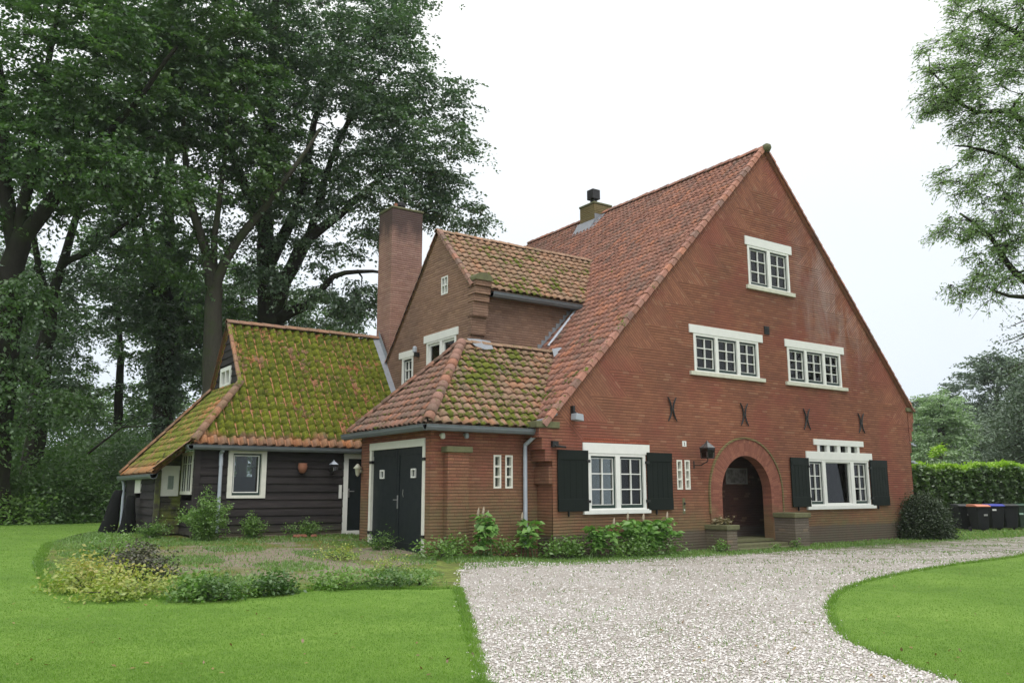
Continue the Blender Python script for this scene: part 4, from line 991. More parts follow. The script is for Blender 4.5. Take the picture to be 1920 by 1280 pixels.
# gablet
GB = west(7.52)
boards(GB, -10.75, -7.85, 4.6, 6.62, [(-10.0, -8.9, 4.75, 5.36)], tri=lambda z: (-9.3 - (6.7 - z) / 1.35, -9.3 + (6.7 - z) / 1.35))
m = MB(); m.prism(GB, [(-10.75, 4.5), (-7.85, 4.5), (-9.3, 6.62)], -.05, -.03); m.build('backing_wall', M['boards'], A)
window(GB, -9.95, -8.9, 4.78, 5.36, [(-9.82, -9.45), (-9.4, -9.03)], A, members=.12, cols=1, rows=1, sash_mat='white', inset=.04, label='small white attic window in the gablet')
# roofs
ka = 1.35; ca = 1 / math.sqrt(1 + ka * ka); La = 2.8 / ca
ez = 2.87
v1 = 1.35 / ca    # where gablet starts (y 7.85)
hx0, hx1 = 5.9, 7.47
tw_ = .262; hs_ = hx0 + 6 * tw_ - .002
tile_roof('roof', (0, 6.5, ez), (1, 0, 0), (0, ca, ka * ca), [(hs_, 0), (12.44, 0), (12.44, La), (hs_, La)], M['tile_annex'], A, tw=tw_, th=.265, amp=.056, uv0=(1300, 0), lift=.006, seg=8)
tile_roof('roof', (0, 6.5, ez), (1, 0, 0), (0, ca, ka * ca), [(hx0, 0), (hs_, 0), (hs_, v1)], M['tile_annex'], A, tw=tw_, th=.265, amp=.056, uv0=(1350, 0), lift=.006, seg=8)
tile_roof('roof', (0, 12.1, ez), (-1, 0, 0), (0, -ca, ka * ca), [(-12.44, 0), (-hx1, 0), (-hx1, La), (-12.44, La)], M['tile_annex'], A, tw=.262, th=.265, amp=.03, uv0=(1400, 0))
kk = 1.165; ck = 1 / math.sqrt(1 + kk * kk)
vz = lambda x: (x - 5.25) / ck
tile_roof('skirt_roof', (5.25, 0, 2.12), (0, -1, 0), (ck, 0, kk * ck), [(-12.2, 0), (-7.72, 0), (-6.5, vz(5.9)), (-7.85, vz(7.47)), (-10.75, vz(7.47))], M['tile_skirt'], A, tw=.262, th=.28, amp=.022, uv0=(1500, 0))
caps('hip_tiles', (5.9, 6.5, 2.93), (7.47, 7.85, 4.76), (1, -1, 0), M['tile_cap'], A, r=.12, L=.36, uv0=(1600, 3))
caps('hip_tiles', (5.25, 12.2, 2.17), (7.47, 10.75, 4.76), (1, 1, 0), M['tile_cap'], A, r=.13, L=.36, uv0=(1620, 3))
caps('ridge_tiles', (7.36, 9.3, 6.72), (12.5, 9.3, 6.72), (0, 1, 0), M['tile_cap'], A, r=.12, L=.36, uv0=(1640, 3))
caps('verge_tiles', (7.42, 7.83, 4.74), (7.42, 9.28, 6.7), (-1, 0, 0), M['tile_cap'], A, r=.06, L=.28, uv0=(1660, 3), box=True)
caps('verge_tiles', (7.42, 10.77, 4.74), (7.42, 9.32, 6.7), (-1, 0, 0), M['tile_cap'], A, r=.06, L=.28, uv0=(1680, 3), box=True)
caps('verge_tiles', (5.2, 7.72, 2.17), (5.88, 6.48, 2.93), (1, -1, .2), M['tile_cap'], A, r=.075, L=.34, uv0=(1690, 3), box=True)
gutter((5.86, 6.44, 2.8), (12.44, 6.44, 2.8), (0, -1, 0), M['zinc'], A)
gutter((5.84, 6.4, 2.8), (5.84, 7.0, 2.8), (-1, 0, 0), M['zinc'], A)
gutter((5.2, 7.6, 2.06), (5.2, 12.2, 2.06), (-1, 0, 0), M['zinc'], A)
m = MB(); m.tube([(6.66, 6.44, 2.72), (6.66, 6.6, 2.62), (6.66, 6.58, 2.3)], .055, 10); m.tube([(6.66, 6.58, 2.32), (6.66, 6.58, .55)], .048, 10); m.build('downpipe', M['zinc_light'], A)
m = MB(); m.tube([(5.25, 12.0, 1.98), (5.3, 12.0, 1.8), (5.3, 12.0, .6)], .045, 8); m.build('downpipe', M['zinc_light'], A)
zan = lambda y: ez + ka * (y - 6.5)
m = MB(); vs = []
for y_ in (7.6, 8.1, 8.6, 9.25): vs += [(12.22, y_, zan(y_) + .11), (12.47, y_, zan(y_) + .16), (12.47, y_, zan(y_) + .45)]
m.add(vs, [(3 * i, 3 * i + 1, 3 * i + 4, 3 * i + 3) for i in range(3)] + [(3 * i + 1, 3 * i + 2, 3 * i + 5, 3 * i + 4) for i in range(3)]); m.build('lead_flashing', M['lead'], A)
m = MB(); m.box(WORLD, 5.95, 12.44, 2.83, 2.86, 6.5, 6.75); m.build('soffit', M['boards'], A)

# tarpaulin-covered things leaning at the annex corner
def tarp(loc, w_, d_, h_, lean, label):
    m = MB(); vs = []; fs = []; n = 12
    for k in range(7):
        t_ = k / 6; sc_ = 1 - .55 * t_
        for j in range(n):
            an = 2 * math.pi * j / n; rr = 1 + .12 * math.sin(3 * an + k) + random.uniform(-.05, .05)
            vs.append((loc[0] + lean[0] * t_ + math.cos(an) * w_ * sc_ * rr, loc[1] + lean[1] * t_ + math.sin(an) * d_ * sc_ * rr, loc[2] + h_ * t_ + .03 * math.sin(an * 2)))
    for k in range(6):
        for j in range(n): fs.append((k * n + j, k * n + (j + 1) % n, (k + 1) * n + (j + 1) % n, (k + 1) * n + j))
    fs.append(tuple(6 * n + j for j in range(n))); m.add(vs, fs)
    return tag(m.build('covered_bundle', M['tarp'], smooth=True), label, 'bundle', 'dark covered bundles at the annex corner')
q = at(222, 992, 33); tarp((4.6, 10.3, .4), .26, .2, 1.25, (.3, .25, 0), 'taller black sheeted bundle leaning away from the annex corner')
tarp((5.0, 9.6, .4), .24, .22, 1.1, (.12, .2, 0), 'shorter black sheeted bundle upright against the black boards')

# ------------------------------------------------------------------ foliage machinery
def leaf_mesh(name, P, D, S, mat, parent, up=.75, aspect=.55, seed=0, droop=.0, shade=None):
    "P centres, D preferred leaf axis (or None), S leaf length; rhombic leaves"
    r = np.random.default_rng(seed); n = len(P)
    ax = r.normal(size=(n, 3)) * (1, 1, .45)
    if D is not None: ax = ax * .6 + D
    ax[:, 2] -= droop
    ax /= np.linalg.norm(ax, axis=1)[:, None] + 1e-9
    nr = r.normal(size=(n, 3)); nr[:, 2] += up * 2.2
    nr -= ax * (nr * ax).sum(1)[:, None]; nr /= np.linalg.norm(nr, axis=1)[:, None] + 1e-9
    sd_ = np.cross(nr, ax); L = (S * r.uniform(.7, 1.25, n))[:, None]; W = L * aspect * .5
    v = np.empty((n, 4, 3)); v[:, 0] = P - ax * L * .5; v[:, 2] = P + ax * L * .5 - nr * L * .08
    v[:, 1] = P + sd_ * W - ax * L * .06 + nr * L * .05; v[:, 3] = P - sd_ * W - ax * L * .06 + nr * L * .05
    me = bpy.data.meshes.new(name); me.vertices.add(4 * n); me.vertices.foreach_set('co', v.astype(np.float32).ravel())
    me.loops.add(4 * n); me.loops.foreach_set('vertex_index', np.arange(4 * n, dtype=np.int32))
    me.polygons.add(n); me.polygons.foreach_set('loop_start', np.arange(0, 4 * n, 4, dtype=np.int32)); me.polygons.foreach_set('loop_total', np.full(n, 4, dtype=np.int32))
    me.update(calc_edges=True)
    ul = me.uv_layers.new(name='UVMap'); rr = r.uniform(0, 1, n) if shade is None else np.clip(shade + r.normal(0, .12, n), 0, 1)
    uv = np.repeat(np.stack([rr, r.uniform(0, 1, n)], 1), 4, axis=0); ul.data.foreach_set('uv', uv.astype(np.float32).ravel())
    return link(name, me, mat, parent)

def tubes_mesh(name, segs, mat, parent, sides=6):
    "segs: list of (p0,p1,r0,r1) joined in one mesh"
    n = len(segs); p0 = np.array([s[0] for s in segs]); p1 = np.array([s[1] for s in segs]); r0 = np.array([s[2] for s in segs]); r1 = np.array([s[3] for s in segs])
    d = p1 - p0; d /= np.linalg.norm(d, axis=1)[:, None] + 1e-9
    a = np.where(np.abs(d[:, 2:3]) < .9, np.array([[0, 0, 1.]]), np.array([[1., 0, 0]])); x = np.cross(a, d); x /= np.linalg.norm(x, axis=1)[:, None]; y = np.cross(d, x)
    t = np.arange(sides) * 2 * np.pi / sides; ring = x[:, None] * np.cos(t)[None, :, None] + y[:, None] * np.sin(t)[None, :, None]
    v = np.concatenate([p0[:, None] + ring * r0[:, None, None], p1[:, None] + ring * r1[:, None, None]], 1).reshape(-1, 3)
    b = (np.arange(n) * 2 * sides)[:, None]; j = np.arange(sides)[None]; jn = (j + 1) % sides
    f = np.stack([b + j, b + jn, b + sides + jn, b + sides + j], 2).reshape(-1)
    me = bpy.data.meshes.new(name); me.vertices.add(len(v)); me.vertices.foreach_set('co', v.astype(np.float32).ravel())
    m = n * sides; me.loops.add(4 * m); me.loops.foreach_set('vertex_index', f.astype(np.int32)); me.polygons.add(m)
    me.polygons.foreach_set('loop_start', np.arange(0, 4 * m, 4, dtype=np.int32)); me.polygons.foreach_set('loop_total', np.full(m, 4, dtype=np.int32)); me.update(calc_edges=True)
    me.polygons.foreach_set('use_smooth', np.ones(m, dtype=bool))
    return link(name, me, mat, parent)

def tree(name, label, cat, limbs, blobs, ncl, lpc, ls, leafm, barkm, seed, spread=(.55, .28), group=None, twig=.022, shell=.55, droop=.15, up=.75, zmin=None, aspect=.55, twigs=False):
    """limbs: lists of (point, radius); blobs: (centre, (rx, ry, rz), weight); clusters are joined to the limbs by branches"""
    r = np.random.default_rng(seed)
    base = np.array(limbs[0][0][0], float); root = empty(name, tuple(base), label, cat, group)
    nodes, rad, segs = [], [], []
    for lb in limbs:
        P = [np.array(p, float) for p, _ in lb]; Rr = [q for _, q in lb]
        pts = [P[0]]; rr = [Rr[0]]
        for i in range(len(P) - 1):
            a, b, c, d = P[max(i - 1, 0)], P[i], P[i + 1], P[min(i + 2, len(P) - 1)]
            k = max(2, int(np.linalg.norm(c - b) / .8))
            for q in range(1, k + 1):
                t = q / k; pt = .5 * ((2 * b) + (c - a) * t + (2 * a - 5 * b + 4 * c - d) * t * t + (3 * b - 3 * c + d - a) * t ** 3)
                pts.append(pt + r.normal(0, .03, 3)); rr.append(Rr[i] + (Rr[i + 1] - Rr[i]) * t)
        for i in range(len(pts) - 1): segs.append((pts[i], pts[i + 1] + (pts[i + 1] - pts[i]) * .03, rr[i], rr[i + 1]))
        st = 0 if lb is not limbs[0] else int(len(pts) * .3)
        nodes += pts[st:]; rad += rr[st:]
    wts = np.array([b[2] for b in blobs], float); wts /= wts.sum(); C = []
    for b, wgt in zip(blobs, wts):
        k = int(round(ncl * wgt)); dv = r.normal(size=(k, 3)); dv /= np.linalg.norm(dv, axis=1)[:, None]
        q = r.uniform(shell ** 3, 1, k) ** (1 / 3); C.append(np.array(b[0]) + dv * q[:, None] * np.array(b[1]))
    C = np.concatenate(C); NN = np.array(nodes)
    d0 = np.array([np.min(np.linalg.norm(NN - c, axis=1)) for c in C]); C = C[np.argsort(d0)]
    nodes = list(NN); rad = list(rad)
    arr = np.zeros((len(nodes) + 4 * len(C) + 10, 3)); arr[:len(nodes)] = NN; cnt = len(nodes)
    for c in C:
        dd = np.linalg.norm(arr[:cnt] - c, axis=1) + np.maximum(0, arr[:cnt, 2] - c[2]) * .6
        i = int(np.argmin(dd)); a = arr[i]; L = np.linalg.norm(c - a)
        if L < .15: continue
        mid = a * .5 + c * .5 + np.array([0, 0, .12 * L]) + r.normal(0, .06 * L, 3)
        mid2 = a * .2 + c * .8 + np.array([0, 0, .05 * L]) + r.normal(0, .04 * L, 3)
        ra = min(rad[i] * .6, .03 + .022 * L); 
        q = [a, mid, mid2, c]; rs = [ra, ra * .75, max(twig, ra * .5), twig * .6]
        for k in range(3): segs.append((q[k], q[k + 1], rs[k], rs[k + 1]))
        for k in (1, 2, 3): arr[cnt] = q[k]; rad.append(rs[k]); cnt += 1
    tubes_mesh('trunk', segs, barkm, root)
    csz = r.uniform(.55, 1.4, len(C)); nt = 7; lt = max(4, lpc // nt); cen = C.mean(0)
    Pl, Sl, Dl = [], [], []
    tint = r.uniform(.15, .85, len(C)); segs2 = []
    for c, cs, tn in zip(C, csz, tint):
        outv = c - cen; outv[2] *= .3; outv /= np.linalg.norm(outv) + 1e-6
        for k in range(nt):
            dv = r.normal(size=3) * (1, 1, .35) + outv * .7; dv /= np.linalg.norm(dv); L = spread[0] * 2.1 * cs * r.uniform(.5, 1.1)
            t = np.sort(r.uniform(.12, 1, lt)); side = np.cross(dv, (0, 0, 1)); side /= np.linalg.norm(side) + 1e-6
            ln = ls * .55 * (1.15 - .5 * t); sg = np.where(np.arange(lt) % 2 == 0, 1, -1)
            base = c + dv * (L * t)[:, None]; base[:, 2] -= droop * 1.6 * (L * t) ** 2
            q = base + side * (sg * ln * r.uniform(.5, 2.6, lt))[:, None] + r.normal(0, spread[1] * .16, (lt, 3)); Pl.append(q); Sl.append(np.full(lt, tn + r.normal(0, .06)))
            Dl.append(dv[None] * .7 + side[None] * sg[:, None] * .8)
            if twigs: e = c + dv * L; e[2] -= droop * 1.6 * L * L; segs2.append((c, (c + e) / 2 + (0, 0, droop * .4 * L * L), twig * .6, twig * .45)); segs2.append(((c + e) / 2 + (0, 0, droop * .4 * L * L), e, twig * .45, twig * .25))
    if segs2: tubes_mesh('twigs', segs2, barkm, root, 3)
    P = np.concatenate(Pl); ctint = np.concatenate(Sl); DD = np.concatenate(Dl)
    leaf_mesh('crown', P, DD, np.full(len(P), ls), leafm, root, up=up, seed=seed, droop=.25, shade=ctint, aspect=aspect)
    return root

L_dark = leaf_mat('beech leaves', [(.025, .06, .03), (.058, .118, .046), (.115, .20, .075)], .35, gloss=.3)
L_mid = leaf_mat('maple leaves', [(.035, .08, .028), (.075, .155, .04), (.16, .27, .065)], .38, gloss=.22)
L_lace = leaf_mat('ash leaves', [(.17, .25, .12), (.25, .35, .16), (.35, .46, .22)], .55)
L_con = leaf_mat('haze-toned conifer needles', [(.08, .12, .085), (.125, .175, .12), (.19, .25, .17)], .15)  # needle greens lightened, distance haze is painted into the colour
L_pale = leaf_mat('haze-paled larch leaves', [(.22, .31, .18), (.29, .40, .23), (.36, .47, .28)], .3)  # pale greens carry the haze of the far air in the leaf colour
L_far = leaf_mat('haze-paled far oak leaves', [(.09, .13, .10), (.13, .18, .13), (.18, .24, .16)], .2)  # greyed, lifted greens: aerial haze put into the foliage colour
L_bush = leaf_mat('shrub leaves', [(.04, .085, .025), (.08, .16, .04), (.15, .26, .07)], .35)
L_box = leaf_mat('box leaves', [(.02, .036, .015), (.035, .058, .022), (.07, .10, .04)], .15)
L_laurel = leaf_mat('laurel leaves', [(.035, .075, .01), (.06, .13, .015), (.14, .26, .02)], .35, gloss=.2)
L_laurel_top = leaf_mat('young laurel shoots', [(.2, .34, .03), (.3, .46, .04), (.42, .58, .07)], .5)
L_hyd = leaf_mat('broad soft leaves', [(.12, .25, .055), (.17, .33, .07), (.24, .41, .10)], .35)
L_weed = leaf_mat('weed leaves', [(.09, .18, .035), (.15, .27, .055), (.24, .37, .09)], .38)
L_spir = leaf_mat('golden spiraea leaves', [(.17, .28, .05), (.33, .40, .08), (.48, .38, .12)], .35)
L_purp = leaf_mat('purple grey leaves', [(.04, .045, .03), (.08, .085, .05), (.12, .10, .08)], .2)
B_dark = bark_mat('dark bark', (.012, .011, .009), (.04, .034, .028), (.035, .045, .02))
B_grey = bark_mat('grey green bark', (.05, .047, .038), (.11, .10, .078), (.07, .085, .04))

def T(px, v, d): return tuple(at(px, v, d))
def G(px, d):   # ground point under that pixel column at axis depth d
    p = at(px, 900, d); return (p[0], p[1], Z(p[0], p[1]) - .1)

# big beech behind the annex
D = 38
tree('beech_tree', 'tall dark beech with thick forked trunk directly behind the mossy annex ridge', 'tree',
     [[(G(505, D), .72), (T(508, 620, D), .62), (T(500, 520, D), .42), (T(497, 420, D), .33), (T(500, 300, D), .3), (T(510, 120, D), .2), (T(520, -80, D), .1)],
      [(T(512, 590, D), .42), (T(560, 470, D - 1), .28), (T(640, 400, D - 1), .17), (T(720, 330, D - 2), .08)],
      [(T(515, 600, D), .3), (T(575, 570, D - 1), .19), (T(625, 520, D - 2), .12), (T(670, 508, D - 2), .09), (T(720, 512, D - 2), .05)],
      [(T(500, 500, D), .3), (T(560, 380, D), .22), (T(590, 230, D), .14), (T(640, 60, D), .07)],
      [(T(497, 440, D), .28), (T(440, 300, D), .18), (T(400, 150, D), .1)],
      [(T(520, 560, D), .3), (T(580, 440, D + 1), .22), (T(620, 300, D), .14), (T(700, 150, D), .08)]],
     [(T(610, 40, D), (3.6, 3.5, 3.2), 5), (T(685, 130, D - 2), (3.0, 3, 2.5), 4), (T(790, 260, D - 2), (2.1, 2.2, 2.6), 3.4), (T(760, 350, D - 2), (2.6, 2.2, 1.7), 2.6), (T(560, 200, D), (4.5, 3.5, 3.5), 5),
      (T(430, 130, D), (4, 3.5, 4), 4), (T(850, 400, D - 2), (1.3, 1.5, .55), .8), (T(620, 420, D - 1), (2.6, 2.2, 1.3), 1.8), (T(650, 560, D - 1), (1.5, 1.6, .8), .8), (T(600, -80, D), (6, 4, 3), 4),
      (T(480, 380, D), (2.4, 3, 2.2), 1.5), (T(660, 250, D - 1), (3, 3, 2.2), 2.6), (T(845, 170, D - 2), (.5, 1, .5), .2), (T(735, 50, D - 1), (.9, 2, 1.3), .8), (T(600, 590, D + 3), (2.8, 2, 1.1), 1.3), (T(470, 560, D + 3), (2.2, 2, 1.5), 1.2), (T(560, 330, D + 2), (2.6, 2, 2), 1.8), (T(470, 470, D - 2), (1.3, 1, 1.2), .7), (T(560, 520, D - 2), (1.2, 1, .9), .5), (T(700, 560, D - 1), (.9, 1, .7), .4)],
     960, 130, .17, L_dark, B_dark, 11)
# maple with pale forked trunk left of the annex ridge
D = 35
tree('maple_tree', 'tall tree with pale grey forked trunk rising behind the annex gablet', 'tree',
     [[(G(395, D), .48), (T(398, 700, D), .42), (T(400, 600, D), .36), (T(402, 540, D), .33)],
      [(T(402, 560, D), .27), (T(385, 470, D), .2), (T(355, 380, D), .16), (T(345, 250, D), .1), (T(330, 120, D), .06)],
      [(T(402, 555, D), .26), (T(420, 490, D), .2), (T(480, 410, D), .17), (T(540, 330, D - 1), .1), (T(600, 240, D - 1), .05)],
      [(T(398, 540, D), .18), (T(402, 440, D), .13), (T(420, 300, D), .1), (T(430, 160, D), .06)]],
     [(T(330, 130, D), (3.2, 3, 3.2), 4), (T(300, 300, D), (2.6, 2.6, 2.2), 2.6), (T(430, 200, D), (3, 2.6, 2.6), 3), (T(380, 30, D), (4, 3, 3), 4), (T(480, 330, D), (1.8, 2, 1.3), 1), (T(430, 590, D + 4), (2.3, 2, 1.0), 1.2), (T(340, 470, D), (1.6, 2, 1.2), .9)],
     430, 130, .19, L_mid, B_grey, 12)
# more crowns filling the background at the left
blob_specs = [('linden_tree', 'mid green tree filling the gap between the two leftmost trunks', 40, 48, [(T(20, 560, 48), (3.4, 3, 3.0), 3), (T(110, 600, 48), (1.8, 2, 1.4), .9), (T(60, 720, 48), (3.6, 3, 2.6), 2.4), (T(-30, 660, 48), (3, 3, 3), 1.5)], 51),
              ('linden_tree', 'mid green tree seen between the ivy-clad trunk and the slim leftmost fork', 215, 52, [(T(240, 480, 52), (2.8, 3, 2.6), 1.6), (T(285, 620, 52), (2.4, 3, 2.6), 1.6), (T(300, 540, 52), (3, 3, 2.2), 1.6), (T(200, 760, 52), (3.4, 3, 1.6), 1.2)], 52),
              ('linden_tree', 'dark tree crown low behind the annex ridge and the forked grey trunk', 450, 50, [(T(370, 620, 50), (3.0, 3, 3.6), 2.4), (T(450, 560, 50), (3.0, 3, 2.6), 2), (T(580, 590, 50), (3.2, 3, 1.3), 1.4), (T(440, 660, 50), (3, 3, 2), 1)], 53)]
for nm_, lb_, px_, d_, bl_, sd_0 in blob_specs:
    tree(nm_, lb_, 'tree', [[(G(px_, d_), .35), (T(px_ + 6, 800, d_), .3), (T(px_ + 10, 650, d_), .2), (T(px_, 520, d_), .1)]], bl_, 330, 100, .21, L_mid, B_dark, sd_0, spread=(.6, .3))
# ivy-clad tree
D = 40
tree('ivy_clad_tree', 'dark ivy-wrapped trunk standing left of the annex roof', 'tree',
     [[(G(307, D), .55), (T(308, 700, D), .45), (T(312, 560, D), .35), (T(315, 430, D), .28), (T(318, 250, D), .2), (T(320, 80, D), .1)],
      [(T(310, 640, D), .2), (T(285, 520, D), .14), (T(262, 400, D), .08)], [(T(312, 560, D), .18), (T(350, 470, D), .12), (T(380, 400, D), .06)]],
     [(T(308, 720, D), (.55, .55, 2.2), 3), (T(312, 560, D), (.8, .8, 2.4), 1.8), (T(330, 590, D), (2.0, 1.6, 1.6), 1.6), (T(380, 640, D + 2), (1.6, 1.4, 1.9), 1.5), (T(290, 420, D), (2.6, 2.5, 2.2), 2), (T(240, 200, D), (3, 3, 3), 2.4), (T(250, 590, D), (1.2, 1.2, .7), .6)],
     360, 120, .17, L_dark, B_dark, 13, spread=(.4, .3), up=.3)
# two trees at the far left
D = 31
tree('oak_tree', 'massive dark leaning trunk at the extreme left edge of the photo', 'tree',
     [[(G(-5, D), .68), (T(-5, 800, D), .56), (T(15, 640, D), .48), (T(25, 500, D), .46), (T(45, 430, D), .36)],
      [(T(40, 450, D), .32), (T(100, 370, D), .26), (T(170, 280, D), .18), (T(260, 190, D - 1), .1), (T(330, 90, D - 2), .06)],
      [(T(30, 470, D), .34), (T(10, 350, D), .26), (T(5, 200, D), .18), (T(-20, 0, D), .1)],
      [(T(35, 450, D), .26), (T(60, 300, D), .2), (T(90, 130, D), .12), (T(120, -40, D), .06)],
      [(T(0, 720, D), .3), (T(-50, 600, D - 1), .2), (T(-90, 450, D - 1), .1)]],
     [(T(60, 80, D), (3.5, 3, 2.8), 4.5), (T(200, 120, D), (3.2, 3, 2.5), 4), (T(150, 270, D), (2.8, 2.4, 1.9), 3), (T(250, 320, D - 1), (2.0, 2.2, 1.3), 1.4), (T(-40, 250, D), (2.8, 2.5, 3), 2.4), (T(40, 360, D), (2.2, 2.2, 1.3), 1), (T(120, -60, D), (6, 4, 2.4), 4),
      (T(-30, 800, D - 1), (1.2, 1.4, .9), .7), (T(45, 560, D - 1), (1.3, 1.2, 1.2), .8), (T(10, 690, D - 1), (1.1, 1, 1.1), .6), (T(110, 760, D + 1), (1.2, 1.2, .8), .5)],
     560, 130, .18, L_mid, B_dark, 14)
D = 36
tree('oak_tree', 'slimmer dark trunk with a right-reaching bough, second from the left edge', 'tree',
     [[(G(60, D), .5), (T(72, 740, D), .4), (T(90, 620, D), .34), (T(95, 545, D), .3)],
      [(T(95, 560, D), .24), (T(120, 480, D), .2), (T(145, 400, D), .15), (T(160, 300, D), .08)],
      [(T(115, 495, D), .16), (T(160, 475, D), .12), (T(205, 445, D - 1), .09), (T(260, 400, D - 2), .05)],
      [(T(92, 560, D), .2), (T(72, 500, D), .15), (T(60, 420, D), .1)]],
     [(T(140, 330, D), (3.0, 2.5, 1.8), 2.4), (T(200, 520, D + 3), (2.2, 2, .9), 1.2), (T(110, 600, D + 4), (2.4, 2, 1.3), 1.5), (T(60, 520, D), (2, 2, 1.3), 1.1), (T(95, 690, D - 1), (1.1, 1, 1.3), .6), (T(250, 460, D), (2, 2, 1.2), 1), (T(190, 250, D), (3, 3, 2), 1.5)],
     260, 110, .18, L_dark, B_dark, 15)
# right-hand ash, trunk out of frame
D = 21
tree('ash_tree', 'airy ash with feathery leaflets and thin bare twigs hanging in from the right edge', 'tree',
     [[(G(2060, D), .35), (T(2055, 700, D), .3), (T(2040, 500, D), .26), (T(2020, 300, D), .22), (T(2000, 80, D), .15), (T(1990, -100, D), .08)],
      [(T(2030, 560, D), .13), (T(1930, 530, D), .09), (T(1890, 490, D), .07), (T(1850, 440, D), .05), (T(1800, 400, D), .025)],
      [(T(2025, 330, D), .12), (T(1900, 210, D), .07), (T(1830, 215, D), .045), (T(1770, 160, D), .025), (T(1735, 105, D), .01)],
      [(T(2010, 150, D), .1), (T(1900, 60, D), .06), (T(1830, 20, D), .03)],
      [(T(2030, 480, D), .1), (T(1930, 330, D), .06), (T(1850, 280, D), .03), (T(1790, 270, D), .015)],
      [(T(2040, 600, D), .1), (T(1930, 560, D), .06), (T(1860, 545, D), .03)]],
     [(T(1880, 30, D), (1.2, 1.4, .7), 3.6), (T(1850, 120, D), (1.1, 1.3, .7), 3.6), (T(1795, 185, D), (.8, .9, .5), 2.1), (T(1870, 240, D), (1.0, 1.2, .6), 2.8), (T(1840, 330, D), (.9, 1, .5), 1.7), (T(1900, 400, D), (.9, 1, .8), 2.2), (T(1800, 430, D), (.55, .7, .35), .9),
      (T(1890, 480, D), (.8, 1, .5), 1.2), (T(1840, 540, D), (.8, 1, .35), .8), (T(1760, 110, D), (.5, .5, .5), .45), (T(1990, 200, D), (1.6, 1.6, 3), 4), (T(1840, -40, D), (1.6, 1.4, .6), 1.5)],
     560, 63, .10, L_lace, B_dark, 16, spread=(.2, .45), twig=.012, shell=.1, aspect=.34, twigs=True, up=.15, droop=.55)
# cedar sweeping in at the right, and trees further off
D = 30
def conifer(name, label, px, v_top, d, width, tiers, seed, leafm, bottom=900, lean=0, sp=(.4, .12), ls=.13, cat='tree', per=24, tmin=.12):
    r = np.random.default_rng(seed); base = np.array(G(px, d)); top = np.array(T(px + lean, v_top, d)); limbs = [[(base, .4), (base * .5 + top * .5, .25), (top, .05)]]
    root = empty(name, tuple(base), label, cat); segs = []; Pn = []; sh = []
    n = 14
    for i in range(n): a = base + (top - base) * i / n; b = base + (top - base) * (i + 1) / n; segs.append((a, b, .34 * (1 - i / n) + .03, .34 * (1 - (i + 1) / n) + .03))
    for t in np.linspace(tmin, .99, tiers):
        c = base + (top - base) * t; Rm = width * (1 - t) ** .75 + .25
        for k in range(r.integers(5, 8)):
            an = r.uniform(0, 2 * math.pi); L = Rm * r.uniform(.7, 1.1); dv = np.array([math.cos(an), math.sin(an), 0])
            e = c + dv * L + np.array([0, 0, -.18 * L + r.normal(0, .15)]); m_ = c * .5 + e * .5 + np.array([0, 0, .1 * L])
            segs.append((c, m_, .05, .035)); segs.append((m_, e, .035, .01))
            for s in np.linspace(.2, 1, max(3, int(L / .35))):
                q = c + (e - c) * s + np.array([0, 0, .1 * L * 4 * s * (1 - s)]); Pn.append(q + r.normal(size=(per, 3)) * (sp[0], sp[0], sp[1])); sh.append(np.full(per, .25 + .5 * s * r.uniform(.6, 1.1)))
    tubes_mesh('trunk', segs, B_dark, root, 5); Pn = np.concatenate(Pn); leaf_mesh('crown', Pn, None, np.full(len(Pn), ls), leafm, root, up=.6, seed=seed, droop=.35, shade=np.concatenate(sh), aspect=.35)
    return root
conifer('cedar_tree', 'blue-green cedar with drooping layered boughs above the right end of the hedge', 1985, 600, 44, 6.2, 22, 21, L_con, per=40, ls=.2, sp=(.5, .16), tmin=.22)
conifer('cedar_tree', 'sparse dark conifer bough reaching in from the right edge above the cedar', 2010, 380, 28, 4.2, 12, 22, L_con, per=16, ls=.13, sp=(.3, .07), tmin=.5)
D = 75
def blobtree(name, label, px, v, d, blobs, ncl, lpc, ls, leafm, seed, tr=.5, **kw):
    return tree(name, label, 'tree', [[(G(px, d), tr), (T(px, v + 60, d), tr * .6), (T(px, v, d), tr * .2)]], blobs, ncl, lpc, ls, leafm, B_dark, seed, **kw)
blobtree('larch_tree', 'pale green feathery tree just right of the house corner, above the hedge', 1765, 760, 62,
         [(T(1765, 770, 62), (1.3, 1.5, 1.4), 1), (T(1765, 810, 62), (2.2, 2.2, 1.6), 2), (T(1755, 850, 62), (2.6, 2.6, 1.6), 2)], 220, 90, .22, L_pale, 31, spread=(.5, .2))
blobtree('distant_oak', 'round grey-green tree far behind, between the pale tree and the cedar', 1870, 720, 80,
         [(T(1860, 740, 80), (4, 4, 3.4), 3), (T(1920, 760, 80), (4, 4, 4), 3), (T(1830, 800, 80), (3, 3, 3), 2), (T(1850, 850, 80), (4, 4, 3), 2), (T(1870, 695, 80), (2.4, 2.4, 1.6), 1)], 420, 90, .3, L_far, 32, spread=(.8, .4))
blobtree('distant_oak', 'low blue-grey tree line just showing beside the house shoulder', 1730, 770, 95,
         [(T(1735, 780, 95), (2.6, 3, 1.6), 1), (T(1760, 765, 95), (2.6, 3, 1.3), 1), (T(1725, 820, 95), (2.5, 3, 2.5), 1), (T(1790, 800, 95), (4, 4, 3), 1.5)], 200, 90, .35, L_far, 33, spread=(.8, .4))

